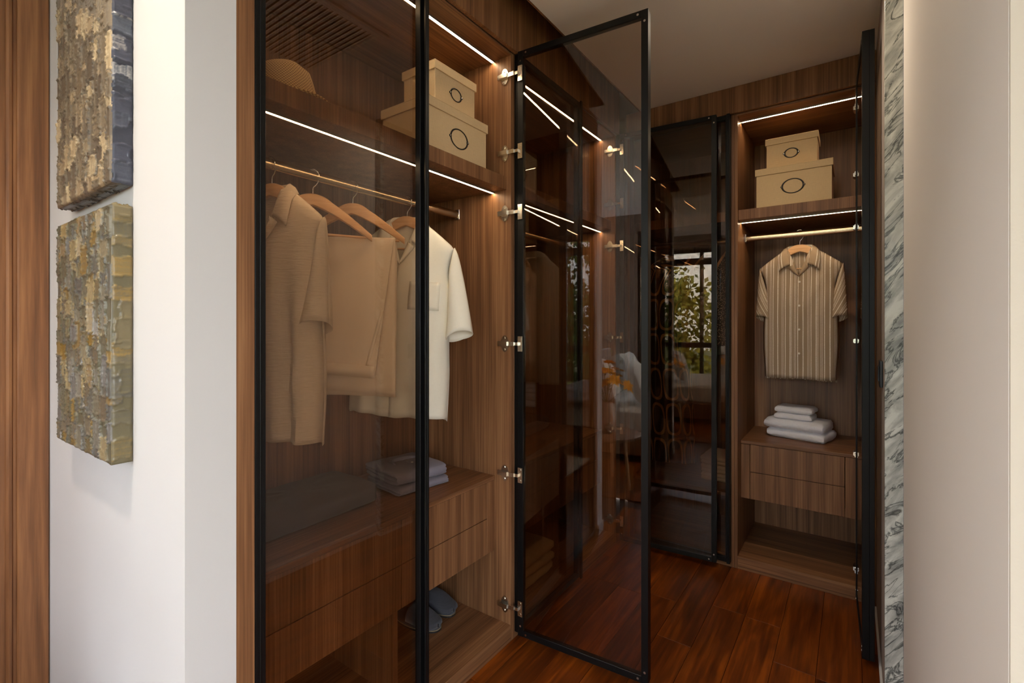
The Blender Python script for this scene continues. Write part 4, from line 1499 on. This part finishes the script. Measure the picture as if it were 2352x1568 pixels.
for k in range(26):
    a, el = rnd.uniform(0, 2 * PI), rnd.uniform(0.1, 1.1)
    ln = rnd.uniform(0.12, 0.30)
    tip = Vector((math.sin(el) * math.cos(a) * ln, math.sin(el) * math.sin(a) * ln, math.cos(el) * ln + 0.04))
    green = k % 3 == 2
    if green:
        s = MB()
        s.tube([(0, 0, 0), tuple(tip * 0.55 + Vector((0, 0, 0.02))), tuple(tip * 1.35)], 0.0015, 5)
        for q in range(7):
            c = tip * (0.5 + 0.13 * q)
            d = Vector((rnd.uniform(-1, 1), rnd.uniform(-1, 1), rnd.uniform(0, 0.8))).normalized() * 0.05
            e = d.cross(Vector((0, 0, 1))).normalized() * 0.008
            b0 = len(s.v)
            s.v += [tuple(c), tuple(c + d * 0.5 + e), tuple(c + d), tuple(c + d * 0.5 - e)]
            s.f.append((b0, b0 + 1, b0 + 2, b0 + 3))
        s.build('leaf_spray', M['leaf'], bq)
    else:
        s = MB().tube([(0, 0, 0), tuple(tip * 0.6), tuple(tip)], 0.0018, 5)
        fo = s.build('stem', M['leaf'], bq)
        s = MB()
        nrm = tip.normalized()
        u = nrm.cross(Vector((0, 0, 1))).normalized()
        v = nrm.cross(u)
        for q in range(9):
            b = 2 * PI * q / 9
            d = (u * math.cos(b) + v * math.sin(b))
            e = nrm.cross(d)
            rr = rnd.uniform(0.050, 0.075)
            b0 = len(s.v)
            s.v += [tuple(tip), tuple(tip + d * rr * 0.5 + e * 0.017 + nrm * 0.010), tuple(tip + d * rr + nrm * 0.004), tuple(tip + d * rr * 0.5 - e * 0.017 + nrm * 0.010)]
            s.f.append((b0, b0 + 1, b0 + 2, b0 + 3))
        s.build('blossom', M['petal'], fo)

# ------------------------------------------------------------------ garden outside
gd = tag(MB().box(-25, 25, -40, -5.12, -1.2, -1.1).build('ground', M['ground']), 'garden ground beyond the bedroom window', kind='structure')
def tree(label, x, y, h, rad, seed, mat, nleaf=2600):
    g = random.Random(seed)
    t = thing('garden_tree', label, 'tree', (x, y, -1.1), 0, 'garden trees beyond the window')
    MB().tube([(0, 0, 0), (0.05, 0.02, h * 0.3), (-0.04, 0.05, h * 0.6), (0.02, 0, h * 0.85)], [0.14, 0.11, 0.07, 0.03], 9).build('trunk', M['bark'], t, smooth=True)
    m = MB()
    cl = [(g.gauss(0, rad * 0.45), g.gauss(0, rad * 0.45), h * g.uniform(0.25, 1.0), rad * g.uniform(0.25, 0.5)) for _ in range(22)]
    for k in range(nleaf):
        cx, cy, cz, cr = cl[k % len(cl)]
        p = Vector((cx + g.gauss(0, cr * 0.6), cy + g.gauss(0, cr * 0.6), cz + g.gauss(0, cr * 0.6)))
        d = Vector((g.gauss(0, 1), g.gauss(0, 1), g.gauss(0, 1))).normalized() * g.uniform(0.10, 0.20)
        e = d.cross(Vector((g.gauss(0, 1), g.gauss(0, 1), g.gauss(0, 1)))).normalized() * 0.055
        b0 = len(m.v)
        m.v += [tuple(p), tuple(p + d * 0.5 + e), tuple(p + d), tuple(p + d * 0.5 - e)]
        m.f.append((b0, b0 + 1, b0 + 2, b0 + 3))
    f = m.build('foliage', M[mat], t, recalc=False)
    f['kind'] = 'stuff'
    return t
for k, (tx, ty, th, tr, mt) in enumerate(((2.9, -8.6, 4.2, 1.1, 'foliage_b'), (5.6, -13.5, 3.0, 1.2, 'foliage_a'), (5.4, -7.2, 2.5, 0.7, 'foliage_a'), (-1.0, -8.2, 3.2, 1.0, 'foliage_a'), (-3.6, -14.0, 4.4, 1.3, 'foliage_b'), (-5.5, -9.5, 3.0, 1.0, 'foliage_a'), (0.9, -11.5, 3.9, 1.2, 'foliage_b'), (9.5, -12.0, 4.2, 1.3, 'foliage_b'))):
    tree(['tall dark tree right of the window centre', 'yellow green tree beyond the right panes', 'low yellow green tree close to the right panes', 'yellow green tree left of the window centre', 'tall dark tree beyond the left panes', 'yellow green tree at the left end of the window', 'low dark tree straight behind the window centre', 'tall dark tree at the right end of the window'][k], tx, ty, th, tr, 60 + k, mt)
